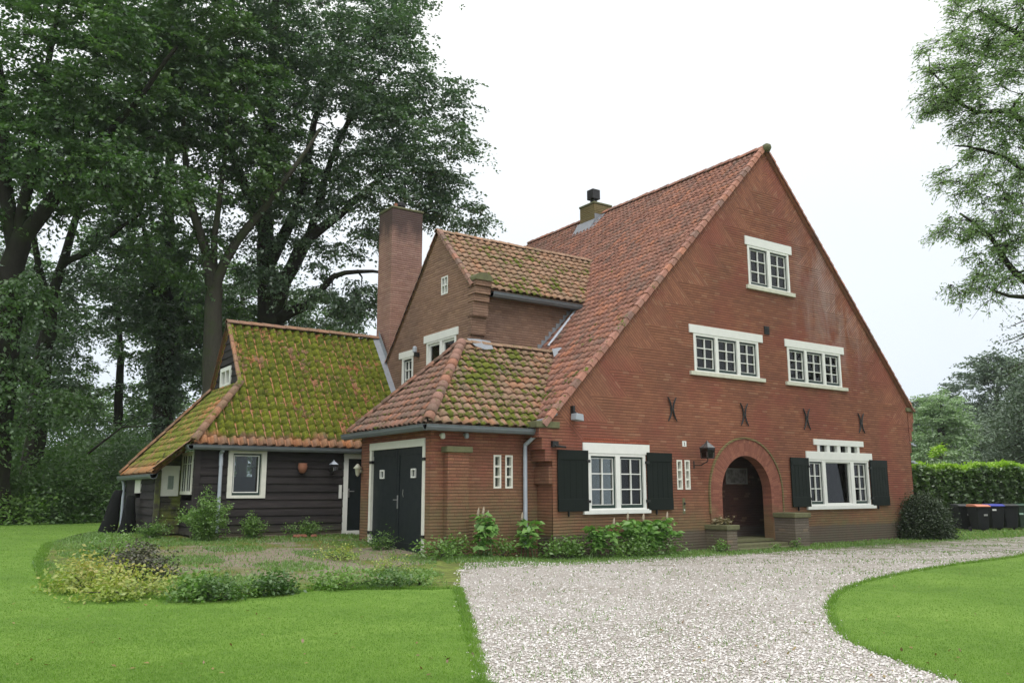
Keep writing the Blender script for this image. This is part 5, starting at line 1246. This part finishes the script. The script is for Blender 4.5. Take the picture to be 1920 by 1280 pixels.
# dense background wood behind everything (reads as one mass)
def mass(name, spec, leafm, seed, ls, label):
    r = np.random.default_rng(seed); P = []; sh = []
    for (px, v, d, rx, ry, rz, n) in spec:
        c = at(px, v, d); k = max(6, n // 60); cc = r.normal(size=(k, 3)); cc /= np.linalg.norm(cc, axis=1)[:, None]; cc = c + cc * r.uniform(.3, 1, k)[:, None] * (rx, ry, rz)
        ci = r.integers(0, k, n); P.append(cc[ci] + r.normal(size=(n, 3)) * (.5, .5, .3)); sh.append(r.uniform(.1, .9, k)[ci])
    P = np.concatenate(P); sh = np.concatenate(sh); k = P[:, 2] > 0; P = P[k]; sh = sh[k]
    o = leaf_mesh(name, P, None, np.full(len(P), ls), leafm, None, up=.5, seed=seed, shade=sh); tag(o, label, 'woodland', kind='stuff'); return o
r_ = np.random.default_rng(3)
spec = []
for px in range(-140, 760, 55):
    for v, d, n in ((930, 58, 1500), (850, 60, 1500), (780, 64, 1300), (725 + 25 * math.sin(px * .03), 66, 0 if 90 < px < 290 else 900)):
        if n == 0: continue
        spec.append((px + r_.uniform(-20, 20), v + r_.uniform(-15, 15), d + r_.uniform(-3, 6), 3, 3, 2.0, n))
mass('woodland', spec, leaf_mat('woodland leaves', [(.07, .12, .055), (.12, .20, .08), (.19, .29, .11)], .35), 41, .3, 'deep green woodland filling the background at the left')
mass('woodland', [(px, v, 75, 5, 5, 3, 2500) for px in range(1690, 2200, 90) for v in (830, 880)], L_far, 42, .35, 'hazy woodland behind the hedge at the right')

# ------------------------------------------------------------------ shrubs
def shrub(name, label, cat, c, rad, n, ls, leafm, seed, group=None, up=.6, aspect=.55, stems=10, flat=.0, clumps=None, core=.55, droop=.1):
    r = np.random.default_rng(seed); c = np.array(c, float); root = empty(name, (c[0], c[1], c[2]), label, cat, group)
    k = clumps or max(8, n // 50); dv = r.normal(size=(k, 3)); dv[:, 2] = np.abs(dv[:, 2]); dv /= np.linalg.norm(dv, axis=1)[:, None]
    cc = dv * r.uniform(core, 1, k)[:, None] * r.uniform(.85, 1.12, k)[:, None] * np.array(rad)
    ci = r.integers(0, k, n); s = .17 * (rad[0] + rad[1]) / 2 + .03
    P = cc[ci] + r.normal(size=(n, 3)) * (s, s, s * .8); P[:, 2] = np.abs(P[:, 2]) + .02
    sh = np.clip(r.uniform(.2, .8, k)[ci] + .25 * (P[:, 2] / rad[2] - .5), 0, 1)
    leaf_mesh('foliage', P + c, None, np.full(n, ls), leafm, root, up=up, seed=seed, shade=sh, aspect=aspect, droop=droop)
    segs = []
    for i in range(min(stems, k)): e = cc[i] + c; b = c + np.array([r.normal(0, rad[0] * .12), r.normal(0, rad[1] * .12), -.05]); m_ = (b + e) / 2 + (0, 0, .05); segs += [(b, m_, .012 + rad[2] * .008, .009), (m_, e, .009, .004)]
    tubes_mesh('stems', segs, B_grey if rad[2] < 1.5 else B_dark, root, 5); return root
def gz(x, y, dz=0): return (x, y, Z(x, y) + dz)
def gpx(px, v):   # ground under pixel
    d = FW + (px - 960) / FOC * RT - (v - 640) / FOC * UP; z = 0
    for _ in range(12): t = (z - CAM[2]) / d[2]; P = CAM + d * t; z = Z(P[0], P[1])
    return (P[0], P[1], z)

# background shrubs on the left, beyond the lawn
for i, (px, vb, d, rx, rz, mat_, lab) in enumerate([
    (30, 975, 31, 1.3, 1.1, L_weed, 'low light green shrub at the lawn edge under the leftmost trunk'),
    (110, 970, 33, 1.9, 3.1, L_bush, 'rounded leafy shrub with paler tips, largest beyond the lawn'),
    (185, 968, 34, 1.3, 1.7, L_bush, 'dark medium shrub between the rounded shrub and the distant windows'),
    (60, 960, 40, 2.6, 4.6, L_bush, 'tall dark bush behind the rounded leafy shrub'),
    (250, 960, 42, 2.4, 4.4, L_mid, 'bright leafy bush close behind the left end of the annex'),
    (320, 955, 46, 2.6, 5.4, L_mid, 'tall light green bush behind the low end of the annex roof'),
    (-40, 970, 32, 1.6, 3.0, L_bush, 'dark shrub cut off by the left edge of the photo'),
    (160, 960, 48, 3, 5.2, L_mid, 'broad pale green bush in the middle of the gap between trees')]):
    p = gpx(px, vb) if d < 30 else G(px, d)
    shrub('shrub', lab, 'shrub', (p[0], p[1], p[2]), (rx, rx, rz), int(2600 * rx * rz / 2), .16, mat_, 60 + i, group='shrubs beyond the left lawn')
# fallen-looking leaning branch
m = MB(); m.tube([T(165, 850, 32), T(190, 830, 32), T(230, 800, 32), T(285, 798, 32)], [.05, .045, .035, .02], 6); tag(m.build('fallen_branch', B_dark), 'thin dark branch arching over the shrubs left of the annex', 'branch')

# neighbour's house glimpsed through the trees
def nb():
    o = empty('neighbour_house', G(195, 62), 'pale distant house barely visible through the shrubs left of the annex', 'house')
    c = np.array(G(205, 62)); c[2] = 0; F = Fr((c[0], c[1], 0), RT * (1, 1, 0), -FW * (1, 1, 0))
    m = MB(); m.box(F, -4, 4, 0, 3.4, -4, 0); m.build('wall', plain('pale brick', (.3, .2, .15), .9), o)
    m = MB(); m.prism(Fr(F.o, F.n, F.u), [(-4.3, 3.4), (.3, 3.4), (-2, 5.6)], -4.2, 4.2); m.build('roof', plain('brown roof', (.16, .1, .08), .9), o)
    for u in (-.9, .9): m = MB(); m.box(F, u - .5, u + .5, 1.2, 2.5, 0, .05); w_ = m.build('window', M['white'], o); m = MB(); m.box(F, u - .4, u - .03, 1.3, 2.4, .05, .06); m.box(F, u + .03, u + .4, 1.3, 2.4, .05, .06); m.build('pane', M['glass'], w_)
nb()

# hedge at the right
def hedge():
    root = empty('laurel_hedge', tuple(at(1800, 1000, 40) * (1, 1, 0)), 'long clipped laurel hedge with bright yellow-green top behind the bins', 'hedge')
    r = np.random.default_rng(5); d = 37.5; n = 26000
    px = r.uniform(1680, 2100, n); v = r.uniform(0, 1, n); side = r.uniform(0, 1, n); top = side > .62
    P = np.empty((n, 3)); base = np.array([at(a, 900, d) for a in (0, 1)]); a0 = at(1680, 900, d); a1 = at(2100, 900, d); t = (px - 1680) / 420
    line = a0[None] + (a1 - a0)[None] * t[:, None]; back = FW * (1, 1, 0); back /= np.linalg.norm(back)
    h = 2.62 + .07 * np.sin(px * .11) + .05 * np.sin(px * .037 + 1)
    z = np.where(top, h + r.normal(0, .06, n), v * h); dep = np.where(top, r.uniform(0, 1.1, n), r.normal(0, .09, n) + .1 * np.sin(px * .3) * np.sin(z * 4))
    P = line + back[None] * dep[:, None]; P[:, 2] = z
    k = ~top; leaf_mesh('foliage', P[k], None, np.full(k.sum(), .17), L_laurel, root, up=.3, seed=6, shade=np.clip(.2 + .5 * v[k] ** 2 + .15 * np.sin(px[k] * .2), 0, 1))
    tp = P[top]; tp[:, 2] += .03; up_ = np.zeros_like(tp); up_[:, 2] = .9
    o = leaf_mesh('new_growth', tp, up_, np.full(len(tp), .18), L_laurel_top, root, up=.4, seed=7)
    c0, c1 = a0.copy(), a1.copy(); m = MB(); q = []
    for a in (c0, c1):
        for dd, zz in ((.14, 0), (.14, 2.5), (1.1, 2.5), (1.1, 0)): w_ = a + back * dd; q.append((w_[0], w_[1], zz))
    m.add(q, [(0, 1, 5, 4), (1, 2, 6, 5), (2, 3, 7, 6), (0, 1, 2, 3), (4, 5, 6, 7)]); m.build('branch_core', plain('dark twigs', (.012, .016, .008), .95, .3), root)
    # returns along the side of the house
hedge()
shrub('laurel_seedling', 'single bright laurel sapling poking above the hedge under the pale tree', 'sapling', tuple(at(1765, 858, 38)), (.5, .5, .6), 260, .16, L_laurel_top, 77)
# clipped box ball
bp_ = (28.3, -.4, 0)
shrub('box_ball', 'dark rounded box bush at the right corner of the house', 'bush', bp_, (.83, .76, 1.3), 30000, .075, L_box, 80, clumps=1100, core=.86, stems=12)

# wheelie bins
def bin_(px, d, lid, rotz, label, body=(.014, .015, .018), sticker=None):
    p = at(px, 900, d); x, y = p[0], p[1]
    root = empty('wheelie_bin', (x, y, 0), label, 'bin', 'wheelie bins in front of the hedge'); root.rotation_euler = (0, 0, 0)
    fw = Vector((-FW[0], -FW[1], 0)).normalized(); fw.rotate(Matrix.Rotation(rotz, 3, 'Z')); u = Vector((-fw.y, fw.x, 0)); F = Fr((x, y, 0), u, fw)
    bm_ = plain('bin plastic', body, .55, .1, spec=.15); m = MB()
    lo = [F.p(a * .22, .09, b * .24) for a, b in ((-1, -1), (1, -1), (1, 1), (-1, 1))]; hi = [F.p(a * .285, .96, b * .33) for a, b in ((-1, -1), (1, -1), (1, 1), (-1, 1))]
    m.add(lo + hi, [(3, 2, 1, 0), (4, 5, 6, 7)] + [(i, (i + 1) % 4, (i + 1) % 4 + 4, i + 4) for i in range(4)])
    m.box(F, -.29, .29, .9, .95, .33, .35); m.build('body', bm_, root, bevel=.02)
    m = MB(); m.prism(Fr(F.o, F.n, F.u), [(-.36, .97), (.37, .97), (.38, 1.0), (.2, 1.06), (-.3, 1.07)], -.3, .3); m.build('lid', plain('bin lid', lid, .4, .08), root, bevel=.012)
    m = MB(); m.tube([F.p(-.2, 1.0, -.4), F.p(.2, 1.0, -.4)], .018, 8); m.build('handle', bm_, root)
    for s in (-1, 1):
        c = F.p(s * .25, .1, -.22); m = MB(); m.tube([c, c + u * s * .05], .1, 14); m.build('wheel', plain('rubber', (.02, .02, .02), .8), root)
    if sticker: m = MB(); m.box(F, -.08 + sticker[0], .08 + sticker[0], sticker[1], sticker[1] + .07, .345, .352); m.build('sticker', plain('paper sticker', sticker[2], .6), root)
bin_(1797, 35.0, (.014, .015, .017), .1, 'black bin with black lid, nearest the round dark bush', sticker=(.1, .62, (.25, .25, .25)))
bin_(1829, 34.2, (.55, .19, .11), .1, 'black bin with orange lid', sticker=(.06, .62, (.28, .28, .28)))
bin_(1857, 35.2, (.02, .03, .30), .0, 'black bin with blue lid and a white sticker', sticker=(-.15, .8, (.6, .6, .6)))
bin_(1884, 35.6, (.015, .016, .018), -.1, 'black bin with black lid between the blue-lidded and the green bin')
bin_(1911, 36.0, (.02, .06, .035), -.15, 'dark green bin, last on the right', body=(.03, .05, .035), sticker=(-.19, .62, (.35, .5, .42)))

# ------------------------------------------------------------------ plants at the house
def leafy_plant(name, label, c, h, w_, n, ls, leafm, seed, spikes=0, group=None, cat='plant'):
    "upright stems with large pointed leaves; pale flower spikes on top"
    r = np.random.default_rng(seed); c = np.array(c, float); root = empty(name, tuple(c), label, cat, group); segs = []; P = []; Dv = []; tops = []
    ns = max(3, int(w_ * 16))
    for i in range(ns):
        b = c + (r.normal(0, w_ * .22), r.normal(0, .08), -.03); e = np.array([c[0] + r.uniform(-w_ / 2, w_ / 2), c[1] + r.normal(0, .16), c[2] + h * r.uniform(.62, 1)])
        m_ = (b + e) / 2 + (0, 0, .08); segs += [(b, m_, .012, .009), (m_, e, .009, .006)]; tops.append(e)
        k = int(n / ns)
        for t in r.uniform(.15, 1, k) ** .7:
            q = b * (1 - t) + e * t + np.array([0, 0, .08 * 4 * t * (1 - t)]); an = r.uniform(0, 6.28); dv = np.array([math.cos(an), math.sin(an), -.05 - .3 * r.uniform()]); P.append(q + dv * ls * .65); Dv.append(dv * 1.6)
    leaf_mesh('foliage', np.array(P), np.array(Dv), np.full(len(P), ls), leafm, root, up=1.1, seed=seed, aspect=.6)
    tubes_mesh('stems', segs, L_weed, root, 5)
    tops.sort(key=lambda q: -q[2])
    for q in tops[:spikes]:
        m = MB(); q = q - (0, 0, .05); m.tube([q, q + (0, 0, .05), q + (.01, 0, .12), q + (.02, 0, .19)], [.02, .03, .026, .008], 7); m.build('flower_spike', plain('faded cream flower', (.36, .30, .22), .9, .2, scale=40), root)
def wallp(px, v, y): # point on the plane y
    d = FW + (px - 960) / FOC * RT - (v - 640) / FOC * UP; t = (y - CAM[1]) / d[1]; P = CAM + d * t; return P
PG = 'leafy plants along the brick wall'
leafy_plant('pokeweed_plant', 'largest clump of big soft leaves beneath the left shuttered window', (15.25, -.55, 0), .95, 1.9, 800, .2, L_hyd, 90, 3, PG)
leafy_plant('pokeweed_plant', 'low leafy clump with one cream spike left of the largest clump', (13.75, -.5, 0), .85, .9, 300, .19, L_hyd, 91, 1, PG)
leafy_plant('pokeweed_plant', 'tall plant with three cream spikes against the garage buttress', (10.75, -.05, .13), 1.12, .5, 190, .21, L_hyd, 92, 3, PG)
leafy_plant('pokeweed_plant', 'tall plant with drooping leaves beside the garage downpipe', (12.05, .05, .05), .95, .5, 150, .22, L_hyd, 93, 1, PG)
shrub('weed_clump', 'dark low foliage around the foot of the garage corner', 'weeds', (9.75, .05, .16), (.75, .35, .5), 900, .085, L_weed, 94, group='weeds at the wall foot')
shrub('weed_clump', 'low weeds between the buttress plant and the downpipe plant', 'weeds', (11.35, .1, .08), (.6, .25, .38), 420, .085, L_weed, 95, group='weeds at the wall foot')
shrub('weed_clump', 'bright low weeds right of the downpipe', 'weeds', (12.85, -.3, 0), (.75, .3, .5), 900, .09, L_weed, 96, group='weeds at the wall foot')
shrub('weed_clump', 'low dense weeds in front of the largest leafy clump', 'weeds', (15.1, -.75, 0), (1.3, .3, .42), 1100, .08, L_weed, 97, group='weeds at the wall foot')
shrub('weed_clump', 'small dark weed tuft at the foot of the left porch pier', 'weeds', (17.75, -.75, 0), (.28, .22, .3), 240, .07, L_weed, 98, group='weeds at the wall foot')
shrub('weed_clump', 'tiny bright tuft on the porch step', 'weeds', (19.9, -.85, 0), (.2, .12, .16), 90, .06, L_weed, 99, group='weeds at the wall foot')
shrub('weed_clump', 'small bright tuft between the step and the right porch pier', 'weeds', (20.75, -.92, 0), (.16, .12, .34), 110, .07, L_weed, 100, group='weeds at the wall foot')
shrub('weed_clump', 'light weeds under the round dark bush', 'weeds', (28.6, -.4, 0), (1.1, .25, .3), 500, .08, L_weed, 101, group='weeds at the wall foot')
shrub('dried_plant', 'dry brown plant remains on the left porch pier', 'plant', (18.3, -.4, .69), (.2, .3, .2), 240, .09, leaf_mat('dry leaves', [(.12, .1, .05), (.22, .18, .09), (.3, .26, .16)], .2), 102)
# in front of the annex
def feathery(name, label, c, h, w_, n, seed, leafm=L_weed, group=None):
    r = np.random.default_rng(seed); c = np.array(c, float); root = empty(name, tuple(c), label, 'plant', group); segs = []; P = []; Dv = []
    for i in range(int(8 + w_ * 18)):
        an = r.uniform(0, 6.28); q = r.uniform(0, 1) ** .6; e = c + (math.cos(an) * w_ * .5 * q, math.sin(an) * w_ * .3 * q, h * r.uniform(.5, 1) * (1 - .45 * q)); b = c + (r.normal(0, w_ * .12), r.normal(0, .05), -.03)
        m_ = (b * .55 + e * .45) + (0, 0, .12 * h); segs += [(b, m_, .009, .006), (m_, e, .006, .003)]
        k = int(n / (8 + w_ * 18)); t = r.uniform(.1, 1, k); base = b[None] * (1 - t[:, None]) + e[None] * t[:, None]; base[:, 2] += .12 * h * 4 * t * (1 - t) * .9; P.append(base + r.normal(size=(k, 3)) * (.06, .06, .05))
    P = np.concatenate(P); P[:, 2] = np.maximum(P[:, 2], c[2] + .02); leaf_mesh('foliage', P, None, np.full(len(P), .065), leafm, root, up=.5, seed=seed, aspect=.5)
    tubes_mesh('stems', segs, L_weed, root, 4); return root
feathery('wild_shrub', 'large feathery light green bush at the annex corner below the tall white window', gz(6.2, 5.9), 1.45, 1.7, 5200, 110)
feathery('wild_shrub', 'loose weeds right of the annex downpipe', gz(7.5, 6.2), .85, 1.0, 1300, 111)
feathery('wild_shrub', 'thin tall weeds in front of the black boards between window and lantern', gz(9.0, 6.3), .55, 1.6, 800, 112)
feathery('wild_shrub', 'low weeds at the mossy boards left of the feathery bush', gz(5.2, 7.2), .6, 1.1, 1000, 113)
feathery('wild_shrub', 'thin seedlings growing in front of the dark garage doors', gz(9.3, 2.2), .55, 1.3, 420, 114)

# bed of small shrubs between lawn and court
BG = 'small shrubs in the bed between lawn and court'
def bed(px, v, rx, ry, rz, n, ls, mat_, lab, seed, up=.7, name='bed_shrub'):
    p = gpx(px, v); shrub(name, lab, 'shrub', p, (rx, ry, rz), n, ls, mat_, seed, group=BG, up=up)
bed(165, 1108, .62, .6, .55, 1500, .07, L_spir, 'pale golden shrub with pinkish tips at the left end of the bed', 120)
bed(235, 1120, .75, .5, .40, 1500, .07, L_spir, 'low golden shrub in front of the purple-grey one', 121)
bed(265, 1085, .62, .5, .60, 1900, .07, L_purp, 'dull purple-grey shrub standing behind the golden ones', 122)
bed(375, 1125, .48, .42, .42, 1300, .07, L_weed, 'mid green shrub next right of the purple-grey one', 123)
bed(408, 1126, .32, .3, .36, 800, .06, L_bush, 'small dark green shrub in the middle of the bed', 124)
bed(508, 1115, .37, .34, .40, 1100, .07, L_bush, 'neat round dark green shrub standing alone', 125)
bed(450, 1120, .3, .28, .25, 300, .06, L_weed, 'thin weedy growth between the two dark shrubs', 126)
bed(640, 1104, .55, .4, .28, 1200, .065, L_weed, 'low yellow-green mat of leaves right of the round dark shrub', 127)
bed(735, 1102, .4, .3, .26, 800, .06, L_bush, 'low shrub with dark centre near the right end of the bed', 128)
bed(790, 1098, .35, .25, .18, 400, .055, L_weed, 'flat weedy patch at the gravel end of the bed', 129)
bed(640, 1050, .55, .4, .30, 420, .06, L_spir, 'loose golden sprigs in the court before the garage doors', 130)
bed(735, 1075, .5, .35, .22, 340, .05, L_spir, 'sparse orange-tipped sprigs near the gravel', 131)
bed(205, 1045, .5, .5, .45, 900, .06, L_weed, 'taller airy green growth behind the golden shrub', 132)
# debris
m = MB(); 
for i in range(9): 
    x_, y_ = 8.85 + random.uniform(-.35, .35), 6.0 + random.uniform(-.12, .12); m.lathe((x_, y_, Z(x_, y_)), [(.03, 0), (.07, .03), (.05, .08), (0, .09)], 6)
tag(m.build('rubble_heap', M['terracotta']), 'small heap of broken red tile pieces on the moss before the annex', 'rubble')

# ------------------------------------------------------------------ grass and small ground litter
def inpoly(x, y, poly):
    poly = np.array(poly); ins = np.zeros(len(x), bool); j = len(poly) - 1
    for i in range(len(poly)):
        xi, yi = poly[i]; xj, yj = poly[j]
        c = ((yi > y) != (yj > y)) & (x < (xj - xi) * (y - yi) / (yj - yi + 1e-12) + xi); ins ^= c; j = i
    return ins
def visible(x, y, z, pad=60):
    d = np.stack([x, y, z], 1) - CAM; t = d @ FW; u = 960 + FOC * (d @ RT) / t; v = 640 - FOC * (d @ UP) / t
    return (t > 0) & (u > -pad) & (u < 1920 + pad) & (v < 1280 + pad * 2)
def blades(name, polys, n, hmean, mat, seed, label, cat, region=None, wfac=.12, dens=None):
    r = np.random.default_rng(seed); X = []; Y = []
    got = 0
    while got < n:
        # sample by distance so that screen density stays even
        px = r.uniform(-260, 2180, 40000); v = r.uniform(965, 1400, 40000) if region is None else r.uniform(region[0], region[1], 40000)
        d = FW[None] + (px[:, None] - 960) / FOC * RT[None] - (v[:, None] - 640) / FOC * UP[None]; t = (0.08 - CAM[2]) / d[:, 2]; ok = (t > 0) & (t < 60)
        x = (CAM[0] + d[:, 0] * t)[ok]; y = (CAM[1] + d[:, 1] * t)[ok]
        ins = np.zeros(len(x), bool)
        for p in polys: ins |= inpoly(x, y, p)
        if dens is not None: ins &= r.uniform(0, 1, len(x)) < dens(x, y)
        X.append(x[ins]); Y.append(y[ins]); got += ins.sum()
    x = np.concatenate(X)[:n]; y = np.concatenate(Y)[:n]; z = hgt(x, y) + .01
    dist = np.hypot(x - CAM[0], y - CAM[1]); h = hmean * r.uniform(.5, 1.3, n); an = r.uniform(0, 6.28, n); w_ = np.maximum(.004, dist * .0007)
    v = np.empty((n, 3, 3)); c, s = np.cos(an), np.sin(an); lean = r.normal(0, .45, (n, 2)) * h[:, None]
    v[:, 0] = np.stack([x - c * w_, y - s * w_, z - .01], 1); v[:, 1] = np.stack([x + c * w_, y + s * w_, z - .01], 1); v[:, 2] = np.stack([x + lean[:, 0], y + lean[:, 1], z + h], 1)
    me = bpy.data.meshes.new(name); me.vertices.add(3 * n); me.vertices.foreach_set('co', v.astype(np.float32).ravel()); me.loops.add(3 * n); me.loops.foreach_set('vertex_index', np.arange(3 * n, dtype=np.int32))
    me.polygons.add(n); me.polygons.foreach_set('loop_start', np.arange(0, 3 * n, 3, dtype=np.int32)); me.polygons.foreach_set('loop_total', np.full(n, 3, dtype=np.int32)); me.update(calc_edges=True)
    ul = me.uv_layers.new(name='UVMap'); rr = r.uniform(0, 1, n); ul.data.foreach_set('uv', np.repeat(np.stack([rr, rr], 1), 3, axis=0).astype(np.float32).ravel())
    return tag(link(name, me, mat), label, cat, kind='stuff')
L_grass = leaf_mat('grass blades', [(.115, .22, .036), (.168, .29, .048), (.245, .37, .072)], .45, clump=.7, gloss=.05)
blades('grass', [lawn_left, ISLAND + [(60, -19.8)]], 330000, .016, L_grass, 201, 'short mown grass on the lawns', 'grass')
band = lambda x, y: np.where(y > -1.9, .8, .03 + .10 * np.clip(np.sin(x * 2.1 + 2.3 * np.sin(y * 1.9)) * np.sin(y * 2.9 + 1.7 * np.sin(x * 1.3)), 0, 1) ** 2 + .35 * np.clip((x - 11) / 12, 0, 1) * (np.sin(x * 1.3 + y * 2) > .1)) 
blades('weeds', [gravel], 11000, .035, L_weed, 202, 'sparse weeds and grass growing through the gravel', 'weeds', dens=band)
blades('verge_grass', [[(9.3, -.9), (13, -1.2), (18, -1.7), (23, -1.5), (29, -1.5), (36, -2), (60, -2.8), (60, 6), (28.6, 6), (28.6, .0), (9.7, .5)]], 22000, .06, L_weed, 203, 'rough grass strip at the foot of the house', 'grass')
blades('moss_grass', [[(7.6, -3.9), (5.5, -3.3), (3.8, -3.65), (1.8, -.9), (2.0, 2.5), (2.7, 6.6), (5.1, 13), (5.4, 8), (6, 6.6), (12.4, 6.7), (12.4, 4.4), (9.7, 4.4), (9.7, .3), (9, -1)]], 30000, .05, L_weed, 204, 'tufts of grass and moss between the old pavers', 'grass',
       dens=lambda x, y: .15 + .85 * ((np.sin(x * 2.1 + 1) * np.cos(y * 1.7) > .2) | (y > 4.8)))
# longer grass leaning over the lawn edges
def edge_tufts(lines, n, seed):
    r = np.random.default_rng(seed); P = []
    for ln in lines:
        ln = np.array(ln); sg = np.linalg.norm(np.diff(ln, axis=0), axis=1); cum = np.concatenate([[0], np.cumsum(sg)])
        wt = r.uniform(0, cum[-1], n); x = np.interp(wt, cum, ln[:, 0]); y = np.interp(wt, cum, ln[:, 1]); off = r.normal(0, .035, (n, 2)) + .04 * np.sin(wt * 9)[:, None] * (1, .6); P.append(np.stack([x, y], 1) + off)
    P = np.concatenate(P); k = visible(P[:, 0], P[:, 1], np.zeros(len(P))); P = P[k]; n = len(P)
    x, y = P.T; z = hgt(x, y) + .01; h = r.uniform(.025, .08, n); an = r.uniform(0, 6.28, n); w_ = np.maximum(.004, np.hypot(x, y - CAM[1]) * .0006)
    v = np.empty((n, 3, 3)); c, s_ = np.cos(an), np.sin(an); lean = r.normal(0, .6, (n, 2)) * h[:, None]
    v[:, 0] = np.stack([x - c * w_, y - s_ * w_, z - .01], 1); v[:, 1] = np.stack([x + c * w_, y + s_ * w_, z - .01], 1); v[:, 2] = np.stack([x + lean[:, 0], y + lean[:, 1], z + h], 1)
    me = bpy.data.meshes.new('edge_grass'); me.from_pydata(v.reshape(-1, 3).tolist(), [], np.arange(3 * n).reshape(-1, 3).tolist())
    ul = me.uv_layers.new(name='UVMap'); rr = r.uniform(0, 1, n); ul.data.foreach_set('uv', np.repeat(np.stack([rr, rr], 1), 3, axis=0).astype(np.float32).ravel())
    tag(link('edge_grass', me, L_grass), 'longer grass along the edges of the lawns', 'grass', kind='stuff')
isl = [p for p in ISLAND if p[0] < 40]
edge_tufts([LEFT_EDGE, [(p[0], p[1]) for p in isl], [(7.5, -4.3), (6.6, -3.75), (5.56, -3.25), (4.7, -3.45), (3.76, -3.6), (2.6, -2.6), (1.9, -.9), (2.1, 2.5), (2.75, 6.6)]], 9000, 205)
# fallen leaves
def litter():
    r = np.random.default_rng(12); px = r.uniform(20, 1900, 170); v = r.uniform(1010, 1275, 170); P = []
    for a, b in zip(px, v):
        q = gpx(a, b); P.append((q[0], q[1], q[2] + .03))
    o = leaf_mesh('fallen_leaves', np.array(P), None, np.full(len(P), .055), leaf_mat('fallen leaves', [(.12, .07, .03), (.25, .15, .06), (.35, .28, .1)], .2), None, up=2.5, seed=12); tag(o, 'brown fallen leaves scattered over lawn and gravel', 'leaves', kind='stuff')
litter()
# loose stones over the gravel
def stones():
    r = np.random.default_rng(9); n = 26000
    X = []; Y = []; got = 0
    while got < n:
        px = r.uniform(820, 1960, 40000); v = r.uniform(1030, 1320, 40000); d = FW[None] + (px[:, None] - 960) / FOC * RT[None] - (v[:, None] - 640) / FOC * UP[None]; t = -CAM[2] / d[:, 2]
        x = CAM[0] + d[:, 0] * t; y = CAM[1] + d[:, 1] * t; ins = inpoly(x + r.normal(0, .05, len(x)), y + r.normal(0, .05, len(x)), gravel); X.append(x[ins]); Y.append(y[ins]); got += ins.sum()
    x = np.concatenate(X)[:n]; y = np.concatenate(Y)[:n]; s = r.uniform(.006, .013, n) * (1 + .04 * np.hypot(x, y - CAM[1]))
    octa = np.array([(1, 0, 0), (0, 1, 0), (-1, 0, 0), (0, -1, 0), (0, 0, .7), (0, 0, -.5)]); F_ = np.array([(0, 1, 4), (1, 2, 4), (2, 3, 4), (3, 0, 4)])
    an = r.uniform(0, 6.28, n); jit = r.uniform(.7, 1.3, (n, 6, 1)); V = octa[None] * jit * s[:, None, None]; c, sn = np.cos(an)[:, None], np.sin(an)[:, None]
    V = np.stack([V[..., 0] * c - V[..., 1] * sn, V[..., 0] * sn + V[..., 1] * c, V[..., 2]], 2) + np.stack([x, y, hgt(x, y) + .012], 1)[:, None]
    me = bpy.data.meshes.new('stones'); me.vertices.add(6 * n); me.vertices.foreach_set('co', V.astype(np.float32).ravel()); f = (np.arange(n)[:, None, None] * 6 + F_[None]).reshape(-1); m = 4 * n
    me.loops.add(3 * m); me.loops.foreach_set('vertex_index', f.astype(np.int32)); me.polygons.add(m); me.polygons.foreach_set('loop_start', np.arange(0, 3 * m, 3, dtype=np.int32)); me.polygons.foreach_set('loop_total', np.full(m, 3, dtype=np.int32)); me.update(calc_edges=True)
    ul = me.uv_layers.new(name='UVMap'); rr = r.uniform(0, 1, n); ul.data.foreach_set('uv', np.repeat(np.stack([rr, rr], 1), 12, axis=0).astype(np.float32).ravel())
    g = N('loose gravel stones'); U = g.sep(g.n('ShaderNodeUVMap').outputs[0])[0]; g.pbr(g.ramp(U, [(0, (.28, .25, .22)), (.3, (.46, .43, .40)), (.7, (.60, .57, .54)), (1, (.76, .74, .72))]), .8)
    tag(link('gravel_stones', me, g.m), 'loose pale pebbles scattered over the drive', 'gravel', kind='stuff')
stones()

# ------------------------------------------------------------------ thin moist air that pales the far trees
hm = bpy.data.materials.new('moist air'); hm.use_nodes = True; ht = hm.node_tree; ht.nodes.clear()
ho = ht.nodes.new('ShaderNodeOutputMaterial'); hv = ht.nodes.new('ShaderNodeVolumePrincipled')
hv.inputs['Color'].default_value = (.93, .96, 1, 1); hv.inputs['Density'].default_value = .00028; ht.links.new(hv.outputs[0], ho.inputs['Volume'])
m = MB(); m.box(WORLD, -112, 172, -1.2, 36, -62, 192); tag(m.build('haze', hm), 'thin pale haze over the garden and the far trees', 'haze', kind='stuff')
